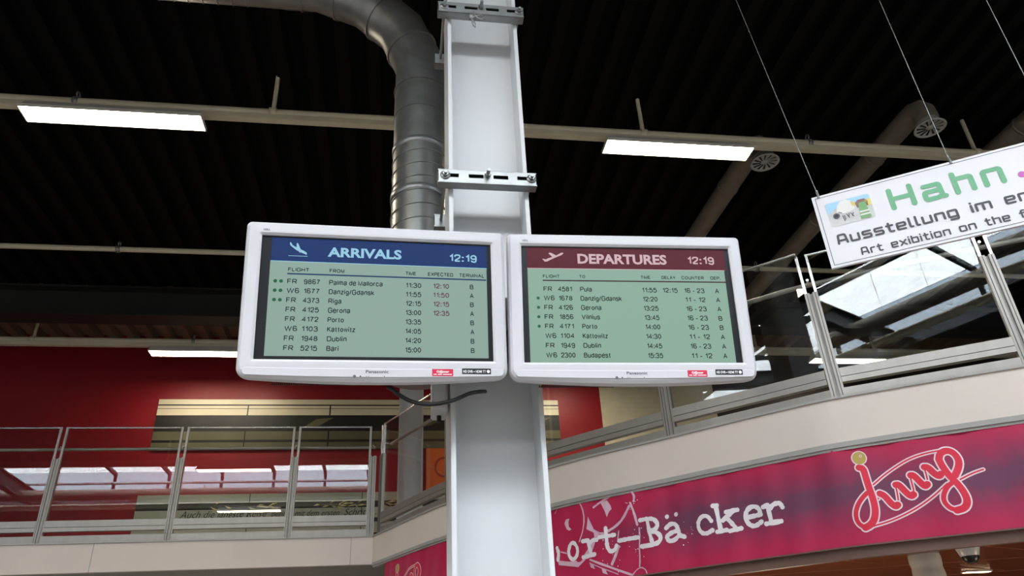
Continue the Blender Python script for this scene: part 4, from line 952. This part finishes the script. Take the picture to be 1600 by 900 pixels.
for z in (.268, .250): rect(mb, .198, .243, z, z + .009, 'pic_light', sg(.0096))
for (a, b) in (((.118, .275), (.122, .243)), ((.126, .275), (.128, .250)), ((.138, .280), (.146, .256)), ((.150, .282), (.145, .262)), ((.158, .280), (.168, .258)), ((.170, .280), (.162, .262)), ((.104, .300), (.118, .292))): ribbon(mb, [a, b], .004, 'pic_dark', k4, smooth=0, n=6)
GL = {'H': ([[(0, 0), (0, 1)], [(.66, 0), (.66, 1)], [(0, .5), (.66, .5)]], .66),
      'A': ([[(0, 0), (.06, .98), (.14, 1), (.40, 1), (.50, .98), (.58, 0)], [(.06, .34), (.53, .34)]], .58),
      'a': ([[(.03, .72), (.50, .72), (.52, .0), (.60, 0)], [(.50, .40), (0, .40), (0, 0), (.40, 0), (.52, .1)]], .60),
      'b': ([[(0, 1), (0, 0), (.5, 0), (.5, .72), (0, .72)]], .5), 'e': ([[(.03, .36), (.5, .36), (.5, .72), (0, .72), (0, 0), (.46, 0)]], .5),
      'f': ([[(.36, 1), (.13, 1), (.13, 0)], [(0, .64), (.34, .64)]], .34), 'g': ([[(.5, 0), (0, 0), (0, .72), (.5, .72), (.5, -.30), (.06, -.30)]], .5),
      'h': ([[(0, 0), (0, 1)], [(0, .62), (.02, .72), (.5, .72), (.5, 0)]], .5), 'i': ([[(0, 0), (0, .70)], [(0, .99), (0, 1.0)]], .0),
      'l': ([[(0, 1), (0, 0), (.14, 0)]], .14), 'm': ([[(0, 0), (0, .72), (.40, .72), (.40, 0)], [(.40, .66), (.44, .72), (.82, .72), (.82, 0)]], .82),
      'n': ([[(0, 0), (0, .72), (.5, .72), (.5, 0)]], .5), 'o': ([[(.25, 0), (.5, 0), (.5, .72), (0, .72), (0, 0), (.25, 0)]], .5),
      'r': ([[(0, 0), (0, .72), (.34, .72)]], .34), 's': ([[(.48, .72), (0, .72), (0, .37), (.5, .37), (.5, 0), (.02, 0)]], .5),
      't': ([[(.14, .96), (.14, 0), (.38, 0)], [(0, .70), (.36, .70)]], .38), 'u': ([[(0, .72), (0, 0), (.5, 0), (.5, .72)]], .5), 'x': ([[(0, 0), (.5, .72)], [(0, .72), (.5, 0)]], .5)}
def rounded(text, u0, u1, base, cap, wd, m, pl, gap=.24, space=.55):
    adv = 0; items = []
    for ch in text:
        if ch == ' ': adv += space; continue
        g, gw = GL[ch]; items.append((g, adv)); adv += gw + gap
    k = (u1 - u0) / (adv - gap)
    for g, a in items:
        for st in g:
            P = [(u0 + (a + x) * k, base + y * cap) for x, y in st]
            # round only the corners: densify first so long strokes stay straight
            Q = [P[0]]
            for p, q in zip(P, P[1:]):
                L_ = hypot(q[0] - p[0], q[1] - p[1])
                if L_ > cap * .5 and len(P) > 2: Q += [(p[0] + (q[0] - p[0]) * .28, p[1] + (q[1] - p[1]) * .28), (p[0] + (q[0] - p[0]) * .72, p[1] + (q[1] - p[1]) * .72)]
                Q.append(q)
            ribbon(mb, Q, wd, m, pl, smooth=3, n=12)
rounded('Hahn', .352, .832, .247, .105, .0245, 'sign_green', k1, gap=.38)
disc(mb, (.909, .258), .017, 'sign_magenta', k1)
rounded('Ausstellung im er', .064, .885, .124, .048, .0112, 'sign_dark', k1, gap=.27, space=.62)
rounded('Art exibition on the f', .152, .852, .037, .036, .0080, 'sign_dark', k1, gap=.27, space=.62)
mb.build('board', t)
for u, top in ((.034, (1.366, 2.28)), (.655, (1.935, 1.93)), (1.10, (2.26, 1.725))):
    b = Vector(sg(0)(u, SH)); e = Vector((top[0], top[1], CZ + .01)) - SO
    mb = MB(); mb.tube([b + Vector((0, 0, .012)), e], .0017, 'wire_steel', 6); mb.build('wire', t)
    mb = MB(); mb.tube([b + Vector((0, 0, -.010)) + SN * .009, b + Vector((0, 0, .006)) + SN * .009, b + Vector((0, 0, .018)), b + Vector((0, 0, .030))], .0045, 'zinc', 8); mb.build('hook', t)
